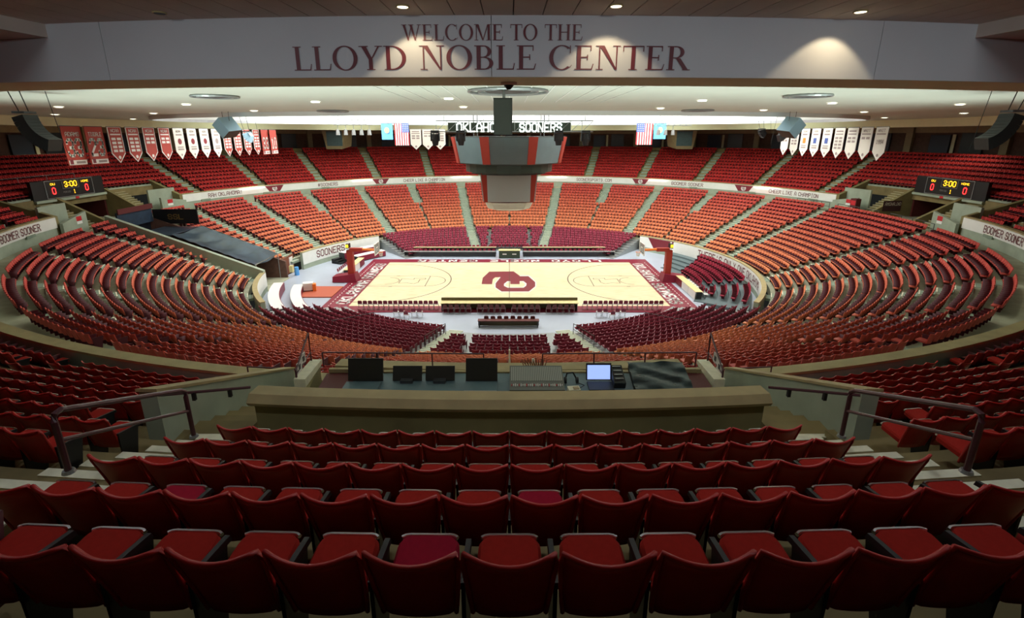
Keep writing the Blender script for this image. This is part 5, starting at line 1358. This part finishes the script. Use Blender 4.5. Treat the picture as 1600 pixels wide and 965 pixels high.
for i in range(10): b.tube([(cx - .3 + i * .06, DY + .45, DZ + .3), (cx - .34 + i * .07, DY + .52, DZ + .42 + .03 * (i % 3)), (cx - .2 + i * .05, DY + .62, DZ + .2)], .012, 5)
b.obj('cable_bundle', mat('cable_tan', (.30, .10, .05), .6), e)
e = empty('laptop', 'open laptop with glowing pale blue screen on the sound desk', 'laptop'); lx = on_desk(937, 597)
tilted(e, 'screen_frame', BLACK, lx, DY + .2, DZ + .27, .62, .03, .42, R_(-14)); tilted(e, 'screen', SCRBLUE, lx, DY + .178, DZ + .265, .56, .012, .35, R_(-14)); tilted(e, 'keyboard', BLACK, lx, DY - .12, DZ + .05, .6, .4, .03, 0)
tilted(e, 'window_shadow', NAVY, lx - .12, DY + .165, DZ + .17, .26, .006, .12, R_(-14))  # navy rectangle laid on the laptop screen
e = empty('headphones', 'black headphones and cables lying beside the mixing console', 'headphones'); hx = on_desk(893, 595)
MB().tube([(hx - .14, DY + .1, DZ + .1), (hx - .1, DY + .15, DZ + .25), (hx + .05, DY + .15, DZ + .27), (hx + .15, DY + .1, DZ + .1)], .02, 6).obj('headband', BLACK, e)
for dx in (-.14, .15): MB().cyl((hx + dx - .03, DY + .1, DZ + .09), (hx + dx + .03, DY + .1, DZ + .09), .08, 12).obj('ear_cup', BLACK, e)
MB().tube([(hx + .15, DY, DZ + .08), (hx + .3, DY - .1, DZ + .06), (hx + .1, DY - .3, DZ + .06)], .01, 5).obj('cable', BLACK, e)
e = empty('paper_box', 'small pale carton in front of the headphones', 'box'); MB().box((on_desk(893, 606), DY - .4, DZ + .09), (.28, .2, .14), .1).obj('carton', NOSE, e); MB().box((on_desk(896, 606), DY - .42, DZ + .17), (.13, .1, .02), .1).obj('tan_lid', TAN, e)
e = empty('rack_unit', 'black rack unit leaning right of the laptop', 'equipment'); rx_ = on_desk(966, 596)
tilted(e, 'case', BLACK, rx_, DY + .1, DZ + .18, .28, .6, .2, R_(18))
for i in range(4): tilted(e, 'knob_row', CHROMEG, rx_, DY - .1 + i * .13, DZ + .24 + i * .04, .2, .03, .02, R_(18))
e = empty('covered_console', 'console under a wrinkled dark plastic sheet at the right of the desk', 'mixing console'); kx = on_desk(1030, 595)
b = MB(); NX, NY = 20, 10
for i in range(NX + 1):
    for j in range(NY + 1):
        u, v = i / NX - .5, j / NY - .5
        q = Matrix.Rotation(R_(16), 3, 'X') @ Vector((u * 1.38, v * .95, .02 * math.sin(9 * u + 14 * v) + .018 * math.sin(23 * v + 3 * math.sin(6 * u))))
        b.v.append((kx + q.x, DY + q.y, DZ + .27 + q.z))
b.f = [(i * (NY + 1) + j, (i + 1) * (NY + 1) + j, (i + 1) * (NY + 1) + j + 1, i * (NY + 1) + j + 1) for i in range(NX) for j in range(NY)]
b.obj('plastic_sheet', PLAST, e, True); MB().box((kx, DY, DZ + .16), (1.34, .9, .14), M=Matrix.Rotation(R_(16), 3, 'X')).obj('body', BLACK, e)
for s_, px, nm in ((-1, 525, 'left'), (1, 1085, 'right')):
    e = empty('floor_hatch', 'dark brown floor hatch at the %s end of the sound desk' % nm, 'hatch'); x = at(px, 597, DY).x
    MB().box((x, DY, DZ + .02), (.75, 1.1, .06), s_ * -.08).obj('panel', DARKRED, e); MB().box((x, DY + .6, DZ + .1), (.75, .1, .1)).obj('edge_board', CAP, e)
